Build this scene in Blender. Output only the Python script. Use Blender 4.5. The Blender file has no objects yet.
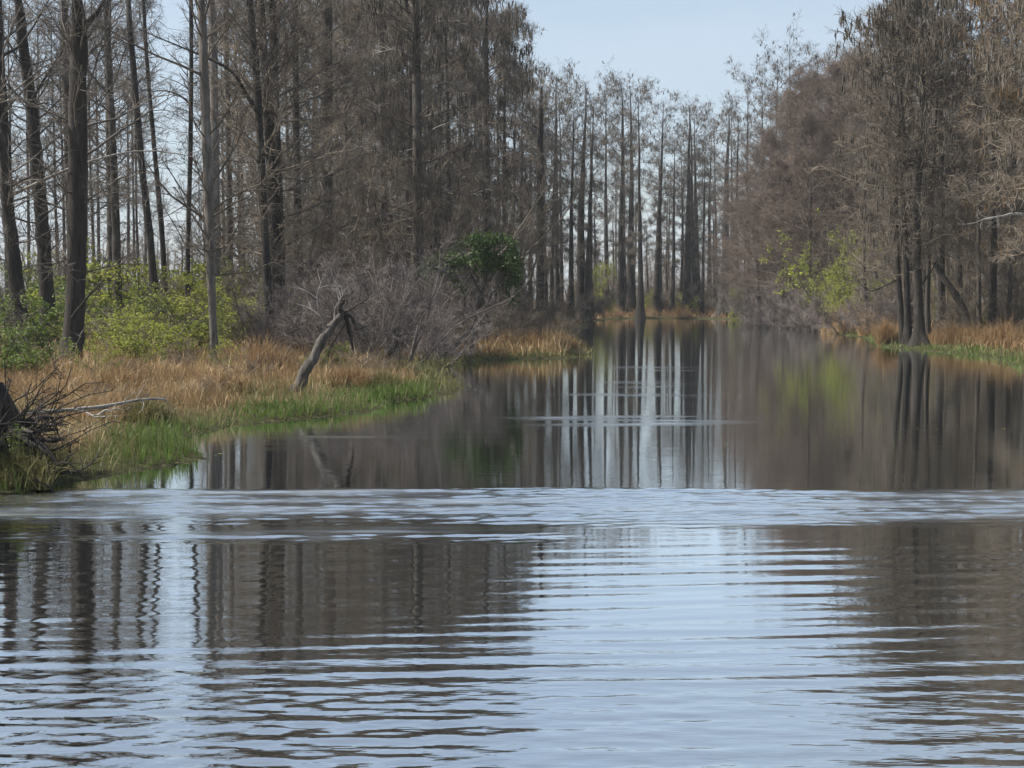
import bpy, math, time
import numpy as np
from math import radians as R_
T0 = time.time()
rng = np.random.default_rng(11)
scene = bpy.context.scene
col = scene.collection
F_, H_CAM, YH = 1624.0, 1.8, 298.0      # focal length in pixels, eye height, horizon row

def gx(px, d): return (px - 512.0) / F_ * d
def gd(py): return F_ * H_CAM / (py - YH)
def hz(py, d): return H_CAM + (YH - py) / F_ * d
def ground(px, py):
    d = gd(py); return gx(px, d), d
def scr(x, y): return 512.0 + x / y * F_

# ------------------------------------------------------------------ mesh building
class MB:
    def __init__(s): s.v = []; s.f = []; s.n = 0     # f: list of (faces array (n,k))
    def add(s, V, *Fs):
        V = np.asarray(V, float).reshape(-1, 3)
        s.v.append(V)
        for F in Fs:
            F = np.asarray(F, int)
            if F.size: s.f.append(F + s.n)
        s.n += len(V)
    def build_mesh(s, name, mat, smooth=True):
        me = bpy.data.meshes.new(name)
        V = np.concatenate(s.v) if s.v else np.zeros((0, 3))
        me.vertices.add(len(V)); me.vertices.foreach_set('co', V.astype(np.float32).ravel())
        idx = np.concatenate([F.ravel() for F in s.f])
        tot = np.concatenate([np.full(len(F), F.shape[1]) for F in s.f])
        start = np.concatenate([[0], np.cumsum(tot)[:-1]])
        me.loops.add(len(idx)); me.loops.foreach_set('vertex_index', idx.astype(np.int32))
        me.polygons.add(len(tot)); me.polygons.foreach_set('loop_start', start.astype(np.int32))
        me.polygons.foreach_set('use_smooth', np.full(len(tot), smooth))
        me.update(calc_edges=True)
        me.materials.append(mat)
        return me

def nrm(a): return a / np.maximum(np.linalg.norm(a, axis=-1, keepdims=True), 1e-9)

def tubes(mb, P, R, sides=3, mod=None):
    P = np.asarray(P, float); R = np.asarray(R, float)
    if P.ndim == 2: P = P[None]; R = R[None]
    N, K, _ = P.shape
    if N == 0: return
    T = np.empty_like(P)
    T[:, 1:-1] = P[:, 2:] - P[:, :-2]; T[:, 0] = P[:, 1] - P[:, 0]; T[:, -1] = P[:, -1] - P[:, -2]
    T = nrm(T)
    main = nrm(P[:, -1] - P[:, 0])
    ref = np.where(np.abs(main[:, 2:3]) > .8, np.array([[1., 0, 0]]), np.array([[0, 0, 1.]]))
    U = nrm(np.cross(T, ref[:, None, :])); W = np.cross(T, U)
    a = np.arange(sides) / sides * 2 * math.pi
    rr = R[:, :, None] * np.ones(sides) if mod is None else R[:, :, None] * mod
    ring = P[:, :, None] + rr[..., None] * (np.cos(a)[:, None] * U[:, :, None] + np.sin(a)[:, None] * W[:, :, None])
    n = np.arange(N)[:, None, None]; k = np.arange(K - 1)[None, :, None]; s = np.arange(sides)[None, None]
    b = n * K * sides + k * sides
    q = np.stack([b + s, b + (s + 1) % sides, b + sides + (s + 1) % sides, b + sides + s], -1).reshape(-1, 4)
    mb.add(ring.reshape(-1, 3), q)

def spikes(mb, A, B, r):
    """thin three-sided twigs ending in a point"""
    N = len(A)
    if N == 0: return
    T = nrm(B - A); ref = np.where(np.abs(T[:, 2:3]) > .8, np.array([[1., 0, 0]]), np.array([[0, 0, 1.]]))
    U = nrm(np.cross(T, ref)); W = np.cross(T, U)
    r = np.broadcast_to(np.asarray(r, float), (N,))[:, None]
    V = np.stack([A + r * U, A + r * (-.5 * U + .87 * W), A + r * (-.5 * U - .87 * W), B], 1)
    i = np.arange(N)[:, None] * 4
    F = np.concatenate([i + np.array([[0, 1, 3]]), i + np.array([[1, 2, 3]]), i + np.array([[2, 0, 3]])])
    mb.add(V, F)

def leaves(mb, C, size, rg, droop=0.0):
    N = len(C)
    d = nrm(rg.normal(size=(N, 3)) + np.array([0, 0, -droop])); u = nrm(np.cross(d, rg.normal(size=(N, 3))))
    w = np.cross(d, u)
    sz = (size * rg.uniform(.6, 1.35, N))[:, None]
    V = np.stack([C, C + sz * (.5 * d + .32 * u + .12 * w), C + sz * d, C + sz * (.5 * d - .32 * u + .12 * w)], 1)
    i = np.arange(N)[:, None] * 4
    mb.add(V, np.concatenate([i + np.array([[0, 1, 2]]), i + np.array([[0, 2, 3]])]))

def poly_at(P, t):
    """P (N,K,3), t (N,) in 0..1 -> position, tangent"""
    N, K, _ = P.shape
    x = np.clip(t, 0, .9999) * (K - 1); k = x.astype(int); f = (x - k)[:, None]
    i = np.arange(N)
    a, b = P[i, k], P[i, k + 1]
    return a + (b - a) * f, nrm(b - a)

def grow(rg, start, dirs, L, K, wander=.15, trop=0.0):
    N = len(start)
    P = np.empty((N, K, 3)); P[:, 0] = start
    d = nrm(dirs)
    for k in range(1, K):
        P[:, k] = P[:, k - 1] + d * (L / (K - 1))[:, None]
        d = nrm(d + rg.normal(size=(N, 3)) * wander + np.array([0, 0, trop]))
    return P

def fork(rg, par, per, t0, t1, ang, L, K, wander=.15, trop=0., tpow=1.):
    """children off each parent polyline"""
    N = len(par)
    i = np.repeat(np.arange(N), per)
    t = t0 + (t1 - t0) * rg.uniform(size=len(i)) ** tpow
    p, tan = poly_at(par[i], t)
    perp = nrm(np.cross(tan, rg.normal(size=(len(i), 3))))
    a = np.radians(rg.normal(ang, 12, len(i)))[:, None]
    d = np.cos(a) * tan + np.sin(a) * perp
    LL = L[i] if np.ndim(L) else np.full(len(i), L)
    LL = LL * rg.uniform(.5, 1.3, len(i)) * (1.15 - .6 * t)
    return grow(rg, p, d, LL, K, wander, trop), i, t

def trunk_mesh(mb, P, r, sides=12, flare=.9, fl_h=.9, seed=0, cap=True):
    """P (K,3); r (K) ; flared and fluted towards the foot, with a slightly lumpy surface"""
    P = np.asarray(P, float); r = np.asarray(r, float)
    K0 = len(P); K = 30
    t = np.linspace(0, 1, K0); tt = np.linspace(0, 1, K) ** 1.35
    Q = np.stack([np.interp(tt, t, P[:, c]) for c in range(3)], 1)
    for c in range(2):   # gentle smoothing of the traced kinks
        q = Q[:, c].copy(); q[1:-1] = (Q[:-2, c] + 2 * Q[1:-1, c] + Q[2:, c]) / 4; Q[:, c] = q
    rr = np.interp(tt, t, r)
    rg = np.random.default_rng(seed)
    z = Q[:, 2] - Q[0, 2]
    a = np.arange(sides) / sides * 2 * math.pi
    e = np.exp(-np.maximum(z, 0) / fl_h)
    ph = rg.uniform(0, 6.28)
    mod = 1 + e[:, None] * flare * (1 + .45 * np.cos(5 * a + ph) + .2 * np.cos(3 * a + ph * 2)) * .8
    mod = mod + rg.normal(0, .05, (K, sides)) + rg.normal(0, .03, (K, 1))
    tubes(mb, Q[None], rr[None], sides, mod[None])
    return Q, rr

def limbs_from(rg, Q, rr, n, cs, Rmax, prof, elev0, elev1, K=6, wander=.14, trop=.03, Ls=None):
    u = np.sort(rg.uniform(0, 1, n)); t = cs + (0.985 - cs) * u
    z = Q[:, 2]; zz = z[0] + t * (z[-1] - z[0])
    st = np.stack([np.interp(zz, z, Q[:, 0]), np.interp(zz, z, Q[:, 1]), zz], 1)
    az = np.arange(n) * 2.39996 + rg.normal(0, .5, n)
    el = np.radians(elev0 + (elev1 - elev0) * u ** 1.3 + rg.normal(0, 11, n))
    d = np.stack([np.cos(el) * np.cos(az), np.cos(el) * np.sin(az), np.sin(el)], 1)
    L = Rmax * np.interp(u, prof[0], prof[1]) * rg.uniform(.55, 1.2, n)
    P = grow(rg, st, d, L, K, wander, trop)
    r0 = np.minimum(np.interp(zz, z, rr) * .5, .009 + .009 * L)
    return P, L, r0, u

def crown_build(rg, Q, rr, kind, dens=1.0, moss=True):
    """returns (MB crown, MB moss or None)"""
    k = KINDS[kind]
    mb = MB()
    P, L, r0, u = limbs_from(rg, Q, rr, k['n'], k['cs'], k['R'], k['prof'], *k['el'], trop=k.get('trop', .03))
    w = np.linspace(1, .22, P.shape[1])
    tubes(mb, P, r0[:, None] * w, 4)
    S, i, t = fork(rg, P, k['sec'], .15, 1., 48, L * k.get('sl', .42), 4, .2, k.get('trop', .03))
    tubes(mb, S, np.minimum(.013, r0[i] * .5)[:, None] * np.array([1, .8, .6, .4]), 3)
    ntw = max(1, int(k['tw'] * dens))
    Tw, j, t = fork(rg, S, ntw, .1, 1., 45, k.get('twl', .5), 3, .25, k.get('ttrop', 0))
    tubes(mb, Tw, np.array([.0062, .005, .0028]) * k.get('twr', 1.0) * np.ones((len(Tw), 1)), 3)
    sp, j2, t = fork(rg, Tw, max(1, int(k['sp'] * dens)), .15, 1., 42, k.get('spl', .22), 2, 0, 0)
    spikes(mb, sp[:, 0], sp[:, 1], .0036 * k.get('twr', 1.0))
    tl, _, _ = fork(rg, P, 6, .4, 1., 40, .45, 2, 0, 0)
    spikes(mb, tl[:, 0], tl[:, 1], .005)
    mm = None
    if moss and k.get('moss', 0):
        mm = MB()
        sel = rg.choice(len(S), size=min(len(S), k['moss']), replace=False)
        sel = sel[rg.uniform(size=len(sel)) < (.25 + .75 * u[i[sel]])]
        p, _ = poly_at(S[sel], rg.uniform(.2, 1, len(sel)))
        p = np.repeat(p, 3, 0) + rg.normal(0, .07, (len(p) * 3, 3))
        ln = rg.uniform(.14, .5, len(p)) * k.get('ml', 1)
        Pm = np.stack([p, p - np.stack([rg.normal(0, .03, len(p)), rg.normal(0, .03, len(p)), ln * .5], 1),
                       p - np.stack([rg.normal(0, .05, len(p)), rg.normal(0, .05, len(p)), ln], 1)], 1)
        rm = rg.uniform(.016, .045, len(p))[:, None] * np.array([.3, 1, .12])
        tubes(mm, Pm, rm, 4)
    return mb, mm

KINDS = {
 # tall pole-like cypress, flat tufted top
 'slim': dict(n=46, cs=.24, R=2.7, prof=([0, .3, .7, .9, 1], [.3, .45, .8, 1.05, .9]), el=(5, 38), sec=9, tw=7, sp=3, moss=170, twl=.42, ml=.7),
 'full': dict(n=60, cs=.2, R=2.7, prof=([0, .25, .6, .85, 1], [.55, .85, 1, .8, .45]), el=(8, 52), trop=.05, sec=10, tw=8, sp=3, moss=240),
 'mossy': dict(n=52, cs=.25, R=3.0, prof=([0, .25, .6, .85, 1], [.6, .9, 1, .85, .5]), el=(-4, 40), sec=10, tw=8, sp=3, moss=480, ml=1.15),
 'gum': dict(n=30, cs=.22, R=2.8, prof=([0, .3, .6, 1], [.5, .9, 1, .55]), el=(18, 62), sec=8, tw=6, sp=3, trop=.07),
 'maple': dict(n=54, cs=.16, R=4.6, prof=([0, .2, .55, .8, 1], [.7, 1, .9, .62, .28]), el=(10, 70), sec=13, tw=12, sp=4, trop=.06, sl=.4, twl=.55, twr=1.15),
 'pole': dict(n=22, cs=.35, R=1.3, prof=([0, .5, 1], [.5, .9, .6]), el=(8, 55), sec=6, tw=5, sp=3),
}

# ------------------------------------------------------------------ materials
def mat(name):
    m = bpy.data.materials.new(name); m.use_nodes = True
    nt = m.node_tree; b = nt.nodes['Principled BSDF']
    return m, nt, b

def node(nt, t, **kw):
    n = nt.nodes.new(t)
    for k, v in kw.items(): setattr(n, k, v)
    return n

def ramp(nt, fac, stops):
    r = node(nt, 'ShaderNodeValToRGB')
    e = r.color_ramp.elements
    while len(e) < len(stops): e.new(.5)
    for q, (p, c) in zip(e, stops): q.position = p; q.color = (*c, 1)
    nt.links.new(fac, r.inputs[0]); return r.outputs[0]

def noise(nt, vec, scale, detail=4, rough=.55):
    n = node(nt, 'ShaderNodeTexNoise'); n.inputs['Scale'].default_value = scale
    n.inputs['Detail'].default_value = detail; n.inputs['Roughness'].default_value = rough
    if vec is not None: nt.links.new(vec, n.inputs['Vector'])
    return n.outputs['Fac']

def mapping(nt, vec, sc):
    m = node(nt, 'ShaderNodeMapping'); m.inputs['Scale'].default_value = sc
    nt.links.new(vec, m.inputs['Vector']); return m.outputs[0]

def tint(nt, colr, amt=.35):
    """vary by object: each tree a little lighter, darker"""
    oi = node(nt, 'ShaderNodeObjectInfo')
    mr = node(nt, 'ShaderNodeMapRange'); mr.inputs['To Min'].default_value = 1 - amt; mr.inputs['To Max'].default_value = 1 + amt
    nt.links.new(oi.outputs['Random'], mr.inputs['Value'])
    mx = node(nt, 'ShaderNodeVectorMath', operation='SCALE')
    nt.links.new(colr, mx.inputs[0]); nt.links.new(mr.outputs[0], mx.inputs['Scale'])
    return mx.outputs[0]

def bark(name, dark, light, lichen, amt=.25, bump=.5):
    m, nt, b = mat(name)
    co = node(nt, 'ShaderNodeTexCoord').outputs['Object']
    n1 = noise(nt, mapping(nt, co, (9, 9, 1.2)), 1.6, 6, .65)
    n2 = noise(nt, mapping(nt, co, (1, 1, .5)), 1.3, 5, .6)
    c = ramp(nt, n1, [(.33, dark), (.68, light)])
    f = ramp(nt, n2, [(.52, (0, 0, 0)), (.68, (1, 1, 1))])
    mx = node(nt, 'ShaderNodeMix', data_type='RGBA'); nt.links.new(f, mx.inputs['Factor'])
    nt.links.new(c, mx.inputs['A']); mx.inputs['B'].default_value = (*lichen, 1)
    nt.links.new(tint(nt, mx.outputs['Result'], amt), b.inputs['Base Color'])
    b.inputs['Roughness'].default_value = .9; b.inputs['Specular IOR Level'].default_value = .2
    bp = node(nt, 'ShaderNodeBump'); bp.inputs['Strength'].default_value = bump; bp.inputs['Distance'].default_value = .04
    nt.links.new(n1, bp.inputs['Height']); nt.links.new(bp.outputs[0], b.inputs['Normal'])
    return m

def twigmat(name, c0, c1, amt=.3):
    m, nt, b = mat(name)
    co = node(nt, 'ShaderNodeTexCoord').outputs['Object']
    c = ramp(nt, noise(nt, co, 1.1, 3), [(.35, c0), (.65, c1)])
    nt.links.new(tint(nt, c, amt), b.inputs['Base Color'])
    b.inputs['Roughness'].default_value = .75; b.inputs['Specular IOR Level'].default_value = .3
    return m

def leafmat(name, stops, scale=3.0, trans=.35, amt=.12):
    m, nt, b = mat(name)
    co = node(nt, 'ShaderNodeTexCoord').outputs['Object']
    av = node(nt, 'ShaderNodeMath', operation='MULTIPLY_ADD'); av.inputs[1].default_value = .6
    hf = node(nt, 'ShaderNodeMath', operation='MULTIPLY'); hf.inputs[1].default_value = .4
    nt.links.new(noise(nt, co, scale * .22, 3, .5), hf.inputs[0]); nt.links.new(noise(nt, co, scale * 1.6, 6, .75), av.inputs[0]); nt.links.new(hf.outputs[0], av.inputs[2])
    c = tint(nt, ramp(nt, av.outputs[0], stops), amt)
    nt.links.new(c, b.inputs['Base Color']); b.inputs['Roughness'].default_value = .6
    b.inputs['Specular IOR Level'].default_value = .3
    tr = node(nt, 'ShaderNodeBsdfTranslucent'); nt.links.new(c, tr.inputs['Color'])
    mx = node(nt, 'ShaderNodeMixShader'); mx.inputs[0].default_value = trans
    nt.links.new(b.outputs[0], mx.inputs[1]); nt.links.new(tr.outputs[0], mx.inputs[2])
    nt.links.new(mx.outputs[0], nt.nodes['Material Output'].inputs['Surface'])
    return m

M = {}
M['bark'] = bark('cypress_bark', (.022, .019, .016), (.075, .065, .056), (.13, .12, .11))
M['bark_dark'] = bark('wet_dark_bark', (.011, .0095, .0085), (.038, .033, .029), (.068, .063, .057), .15)
M['bark_grey'] = bark('mottled_grey_bark', (.06, .053, .047), (.165, .15, .135), (.25, .24, .225), .1)
M['snag'] = bark('split_weathered_snag_bark', (.030, .027, .025), (.12, .108, .098), (.20, .19, .178), .05, 1.0)
M['bark_pale'] = bark('weathered_grey_wood', (.10, .092, .085), (.28, .265, .25), (.34, .33, .32), .1)
M['twig'] = twigmat('grey_brown_twigs', (.068, .054, .041), (.155, .128, .098))
M['twig_dark'] = twigmat('dark_twigs', (.05, .043, .037), (.12, .105, .09))
M['twig_red'] = twigmat('red_brown_budding_twigs', (.074, .055, .045), (.13, .099, .08), .12)
M['twig_grey'] = twigmat('pale_grey_twigs', (.075, .062, .057), (.155, .132, .125), .3)
M['moss'] = twigmat('hanging_moss_grey', (.05, .043, .034), (.095, .082, .066))
M['moss_brown'] = twigmat('withered_brown_leaf_clusters', (.07, .043, .018), (.145, .09, .036))
M['leaf_dark'] = leafmat('dark_evergreen_leaf', [(.3, (.011, .027, .006)), (.5, (.034, .068, .013)), (.72, (.12, .16, .03))], 4.0, .25)
M['leaf_yel'] = leafmat('yellow_green_spring_leaf', [(.3, (.07, .10, .02)), (.52, (.24, .28, .035)), (.7, (.44, .44, .08))], 5.0, .45)
M['leaf_mid'] = leafmat('mid_green_leaf', [(.3, (.035, .065, .015)), (.52, (.12, .18, .03)), (.7, (.30, .34, .08))], 5.0, .35)
M['gold'] = leafmat('dry_tan_grass', [(.35, (.07, .045, .023)), (.44, (.185, .115, .054)), (.52, (.30, .195, .092)), (.62, (.54, .44, .27))], 3.2, .25, 0)
M['rust'] = leafmat('rusty_dry_grass', [(.28, (.10, .062, .03)), (.5, (.25, .155, .075)), (.7, (.42, .31, .17))], 2.8, .25, .1)
M['green'] = leafmat('fresh_green_grass', [(.3, (.05, .08, .02)), (.52, (.095, .15, .03)), (.75, (.19, .20, .07))], .8, .35, 0)
M['sedge'] = leafmat('olive_sedge', [(.34, (.055, .055, .022)), (.5, (.14, .13, .05)), (.66, (.32, .28, .14))], .8, .3, 0)
M['pad'] = leafmat('floating_leaf', [(.3, (.07, .085, .025)), (.55, (.15, .16, .05)), (.75, (.30, .28, .13))], 2.5, .1, 0)

# ------------------------------------------------------------------ object helpers
def setp(o, label=None, cat=None, group=None, kind=None):
    if label: o['label'] = label
    if cat: o['category'] = cat
    if group: o['group'] = group
    if kind: o['kind'] = kind
    return o
def link(name, me, parent=None):
    o = bpy.data.objects.new(name, me); col.objects.link(o)
    if parent is not None: o.parent = parent
    return o
def empty(name, loc, rz=0, sc=(1, 1, 1)):
    o = bpy.data.objects.new(name, None); col.objects.link(o)
    o.location = loc; o.rotation_euler = (0, 0, rz); o.scale = sc; o.empty_display_size = .3
    return o

# ------------------------------------------------------------------ shoreline, ground
LEFT = [(-26, -60), (-16, -20), (-11, 0), (-8.5, 7), (-6.2, 11.5), (-4.75, 14.0), (-4.55, 15.4), (-4.2, 16.6), (-3.7, 17.4), (-3.55, 18.3),
        (-4.15, 19.6), (-4.35, 20.6), (-4.2, 22.0), (-3.9, 23.0), (-3.2, 24.2), (-2.5, 25.3), (-2.3, 26.6), (-2.35, 28.0), (-1.5, 29.6),
        (-1.15, 31.0), (-1.05, 33.0), (-1.6, 36), (-2.1, 39.0), (-1.7, 43.0), (-1.1, 46.2), (0, 47.8), (1.2, 48.3), (2.1, 49.5), (2.5, 53),
        (2.4, 62), (3.0, 76), (3.6, 91), (5.0, 112), (7.0, 131), (8.6, 140), (11.5, 144), (15, 144.5), (17.2, 141), (18.6, 138)]
RIGHT = [(20.2, 136), (20.4, 128), (19.4, 110), (17.7, 91), (16.2, 76), (15.3, 68), (13.95, 61), (14.1, 57), (14.8, 52), (14.2, 47), (13.2, 42),
         (12.6, 38), (13.2, 33), (14.5, 26), (15.5, 15), (17, 0), (22, -20), (30, -60)]
SHORE = np.array(LEFT + RIGHT, float)

def shore_smooth(P, it=2):
    for _ in range(it):
        a = P[:-1] * .75 + P[1:] * .25; b = P[:-1] * .25 + P[1:] * .75
        P = np.concatenate([P[:1], np.stack([a, b], 1).reshape(-1, 2), P[-1:]])
    return P
SH = shore_smooth(SHORE, 2)
_jr = np.random.default_rng(3)
SH[1:-1] += _jr.normal(0, 1, (len(SH) - 2, 2)) * np.clip(SH[1:-1, 1:2] / 400, .03, .25)

def sdist(X, Y):
    """signed distance to the shoreline, positive on land"""
    p = np.stack([np.ravel(X), np.ravel(Y)], 1)
    A, B = SH[:-1], SH[1:]
    out = np.empty(len(p)); ins = np.empty(len(p), bool)
    for s in range(0, len(p), 20000):
        q = p[s:s + 20000]
        AB = B - A
        t = np.clip(((q[:, None] - A) * AB).sum(2) / (AB ** 2).sum(1), 0, 1)
        d = np.linalg.norm(q[:, None] - (A + t[..., None] * AB), axis=2).min(1)
        AA = np.concatenate([A, SH[-1:]]); BB = np.concatenate([B, SH[:1]])
        c = (AA[:, 1] > q[:, 1:2]) != (BB[:, 1] > q[:, 1:2])
        with np.errstate(divide='ignore', invalid='ignore'):
            xi = (BB[:, 0] - AA[:, 0]) * (q[:, 1:2] - AA[:, 1]) / (BB[:, 1] - AA[:, 1]) + AA[:, 0]
        ins[s:s + 20000] = ((c & (q[:, :1] < xi)).sum(1) % 2) == 1
        out[s:s + 20000] = d
    return np.where(ins, -out, out).reshape(np.shape(X))

def sm(x, a, b):
    t = np.clip((x - a) / (b - a), 0, 1); return t * t * (3 - 2 * t)
def vnoise(X, Y, s, seed=0):
    r = np.random.default_rng(seed); z = 0
    for k in range(5):
        a = r.uniform(0, 6.28); f = s * r.uniform(.6, 1.8)
        z = z + np.sin((X * np.cos(a) + Y * np.sin(a)) * f + r.uniform(0, 6.28) + 1.3 * np.sin((X * np.sin(a) - Y * np.cos(a)) * f * .7))
    return z / 5
def zland(X, Y, s=None):
    s = sdist(X, Y) if s is None else s
    return -.55 + .60 * sm(s, -1.3, .12) + .10 * sm(s, .0, 1.2) + .22 * sm(s, 1, 9) + .05 * sm(s, .3, 2) * vnoise(X, Y, 1.1, 4)

def grid_obj(name, xs, ys, zf, m):
    X, Y = np.meshgrid(xs, ys); Z = zf(X, Y)
    nx, ny = len(xs), len(ys)
    i = np.arange(nx - 1)[None]; j = np.arange(ny - 1)[:, None]
    b = j * nx + i
    mb = MB(); mb.add(np.stack([X, Y, Z], -1), np.stack([b, b + 1, b + nx + 1, b + nx], -1).reshape(-1, 4))
    return link(name, mb.build_mesh(name, m)), X, Y

m, nt, b = mat('swamp_floor')
co = node(nt, 'ShaderNodeNewGeometry').outputs['Position']
c = ramp(nt, noise(nt, co, 1.7, 8, .7), [(.3, (.045, .032, .02)), (.5, (.11, .08, .045)), (.62, (.17, .12, .065)), (.75, (.10, .105, .035))])
sp_ = node(nt, 'ShaderNodeSeparateXYZ'); nt.links.new(co, sp_.inputs[0])
mr = node(nt, 'ShaderNodeMapRange'); mr.inputs['From Min'].default_value = .06; mr.inputs['From Max'].default_value = .22; nt.links.new(sp_.outputs[2], mr.inputs['Value'])
mud = ramp(nt, noise(nt, co, 4, 5, .7), [(.35, (.022, .02, .012)), (.6, (.05, .05, .022)), (.75, (.08, .085, .03))])
mxg = node(nt, 'ShaderNodeMix', data_type='RGBA'); nt.links.new(mr.outputs[0], mxg.inputs['Factor']); nt.links.new(mud, mxg.inputs['A']); nt.links.new(c, mxg.inputs['B'])
nt.links.new(mxg.outputs['Result'], b.inputs['Base Color']); b.inputs['Roughness'].default_value = .95; b.inputs['Specular IOR Level'].default_value = .08
bp = node(nt, 'ShaderNodeBump'); bp.inputs['Strength'].default_value = .8; bp.inputs['Distance'].default_value = .08
nt.links.new(noise(nt, co, 9, 6, .7), bp.inputs['Height']); nt.links.new(bp.outputs[0], b.inputs['Normal'])
M['floor'] = m
far = [1500, 900, 500, 300, 180, 110, 70]
xs = np.concatenate([-np.array(far), np.arange(-45, -12, 1.2), np.arange(-12, 22, .22), np.arange(22, 50, 1.2), np.array(far[::-1])])
ys = np.concatenate([-np.array([1500, 900, 500, 300, 160]), np.arange(-90, 8, 3), np.arange(8, 40, .22), np.arange(40, 66, .4), np.arange(66, 165, 1.0), [170, 180, 200, 240, 300, 400, 600, 1000, 1500]])
g, _, _ = grid_obj('ground', xs, ys, zland, M['floor'])
setp(g, 'brown leaf-littered swamp ground rising just above the channel on both banks', 'ground', kind='structure')

# ------------------------------------------------------------------ water
m, nt, b = mat('dark_swamp_water')
pos = node(nt, 'ShaderNodeNewGeometry').outputs['Position']
b.inputs['Base Color'].default_value = (.022, .017, .011, 1)
b.inputs['Roughness'].default_value = .03
b.inputs['IOR'].default_value = 1.333
b.inputs['Specular IOR Level'].default_value = .5
at = node(nt, 'ShaderNodeAttribute', attribute_name='ripple')
n1 = noise(nt, mapping(nt, pos, (2.2, 7.5, 1)), 1.0, 3, .6)
n2 = noise(nt, mapping(nt, pos, (.5, 1.6, 1)), 1.0, 2, .5)
b1 = node(nt, 'ShaderNodeBump'); b1.inputs['Distance'].default_value = .06
nt.links.new(at.outputs['Fac'], b1.inputs['Strength']); nt.links.new(n1, b1.inputs['Height'])
b2 = node(nt, 'ShaderNodeBump'); b2.inputs['Distance'].default_value = .006; b2.inputs['Strength'].default_value = .35
nt.links.new(n2, b2.inputs['Height']); nt.links.new(b1.outputs[0], b2.inputs['Normal'])
nt.links.new(b2.outputs[0], b.inputs['Normal'])
rg_ = node(nt, 'ShaderNodeAttribute', attribute_name='ruffle')
mrr = node(nt, 'ShaderNodeMapRange'); mrr.inputs['To Min'].default_value = .025; mrr.inputs['To Max'].default_value = .34
nt.links.new(rg_.outputs['Fac'], mrr.inputs['Value'])
gl = node(nt, 'ShaderNodeBsdfGlossy'); nt.links.new(mrr.outputs[0], gl.inputs['Roughness'])
gl.inputs['Color'].default_value = (.94, .98, 1, 1); nt.links.new(b2.outputs[0], gl.inputs['Normal'])
fr = node(nt, 'ShaderNodeFresnel'); fr.inputs['IOR'].default_value = 1.333; nt.links.new(b2.outputs[0], fr.inputs['Normal'])
lw = node(nt, 'ShaderNodeMath', operation='MULTIPLY_ADD', use_clamp=True); lw.inputs[1].default_value = 1.4; lw.inputs[2].default_value = .42
nt.links.new(fr.outputs[0], lw.inputs[0])
mx = node(nt, 'ShaderNodeMixShader'); nt.links.new(lw.outputs[0], mx.inputs[0])
nt.links.new(b.outputs[0], mx.inputs[1]); nt.links.new(gl.outputs[0], mx.inputs[2])
nt.links.new(mx.outputs[0], nt.nodes['Material Output'].inputs['Surface'])
M['water'] = m

def band(Y, a, b, e0, e1): return sm(Y, a - e0, a + e0) * (1 - sm(Y, b - e1, b + e1))
def ripple_mask(X, Y):
    wob = .25 * vnoise(X, Y, .9, 21); PX = 512 + X / np.maximum(Y, 1) * F_
    r = 0 * X
    r = r + band(Y + .6 * wob, 13.0, 15.2, .5, .16) * (.95 + .35 * vnoise(X, Y * 3, 1.1, 22))
    r = r + .8 * band(Y + wob, 11.9, 12.5, .2, .2) * (1 - sm(PX, 480, 600)) * (.8 + .5 * vnoise(X, Y * 3, 1.2, 23))
    return np.clip(r, 0, 1.3)
def ruffle_mask(X, Y):
    """streaks of cat's-paw ripples too fine to see one by one"""
    wob = .5 * vnoise(X, Y * .4, .7, 121) + .2 * vnoise(X, Y, 2.3, 122); PX = 512 + X / np.maximum(Y, 1) * F_
    st = lambda sd: sm(vnoise(X * .45, Y * 2.6, 2.1, sd), -.35, .55) * (.55 + .45 * sm(vnoise(X, Y * 4, 3.3, sd + 40), -.3, .5))
    r = .62 * band(Y + .7 * wob, 22.4, 25.2, .8, .9) * band(PX, 430, 770, 110, 110) * (.15 + .85 * st(1))
    r = r + .55 * band(Y + wob, 20.7, 22.4, .5, .5) * band(PX, 200, 470, 90, 60) * st(2)
    r = r + .5 * band(Y + wob, 19.2, 20.4, .4, .4) * band(PX, 230, 440, 60, 60) * st(3)
    r = r + .6 * band(Y + wob, 32.2, 35.8, .9, .9) * band(PX, 600, 690, 40, 40) * st(4)
    r = r + .6 * band(Y + wob, 29.2, 30.9, .6, .6) * band(PX, 530, 720, 80, 80) * st(5)
    r = r + .5 * band(Y + wob, 40, 43, .6, .6) * band(PX, 590, 720, 40, 40) * st(6)
    r = r + .35 * band(Y + wob, 19.0, 19.2, .06, .06) * band(PX, 900, 1010, 40, 40) * st(7)
    r = r + .85 * band(Y + .5 * wob, 13.0, 15.2, .5, .16) * (.45 + .55 * st(8))
    r = r + .7 * band(Y + wob, 11.8, 12.5, .25, .25) * (1 - sm(PX, 430, 620)) * st(9)
    return np.clip(r, 0, 1)
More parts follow.
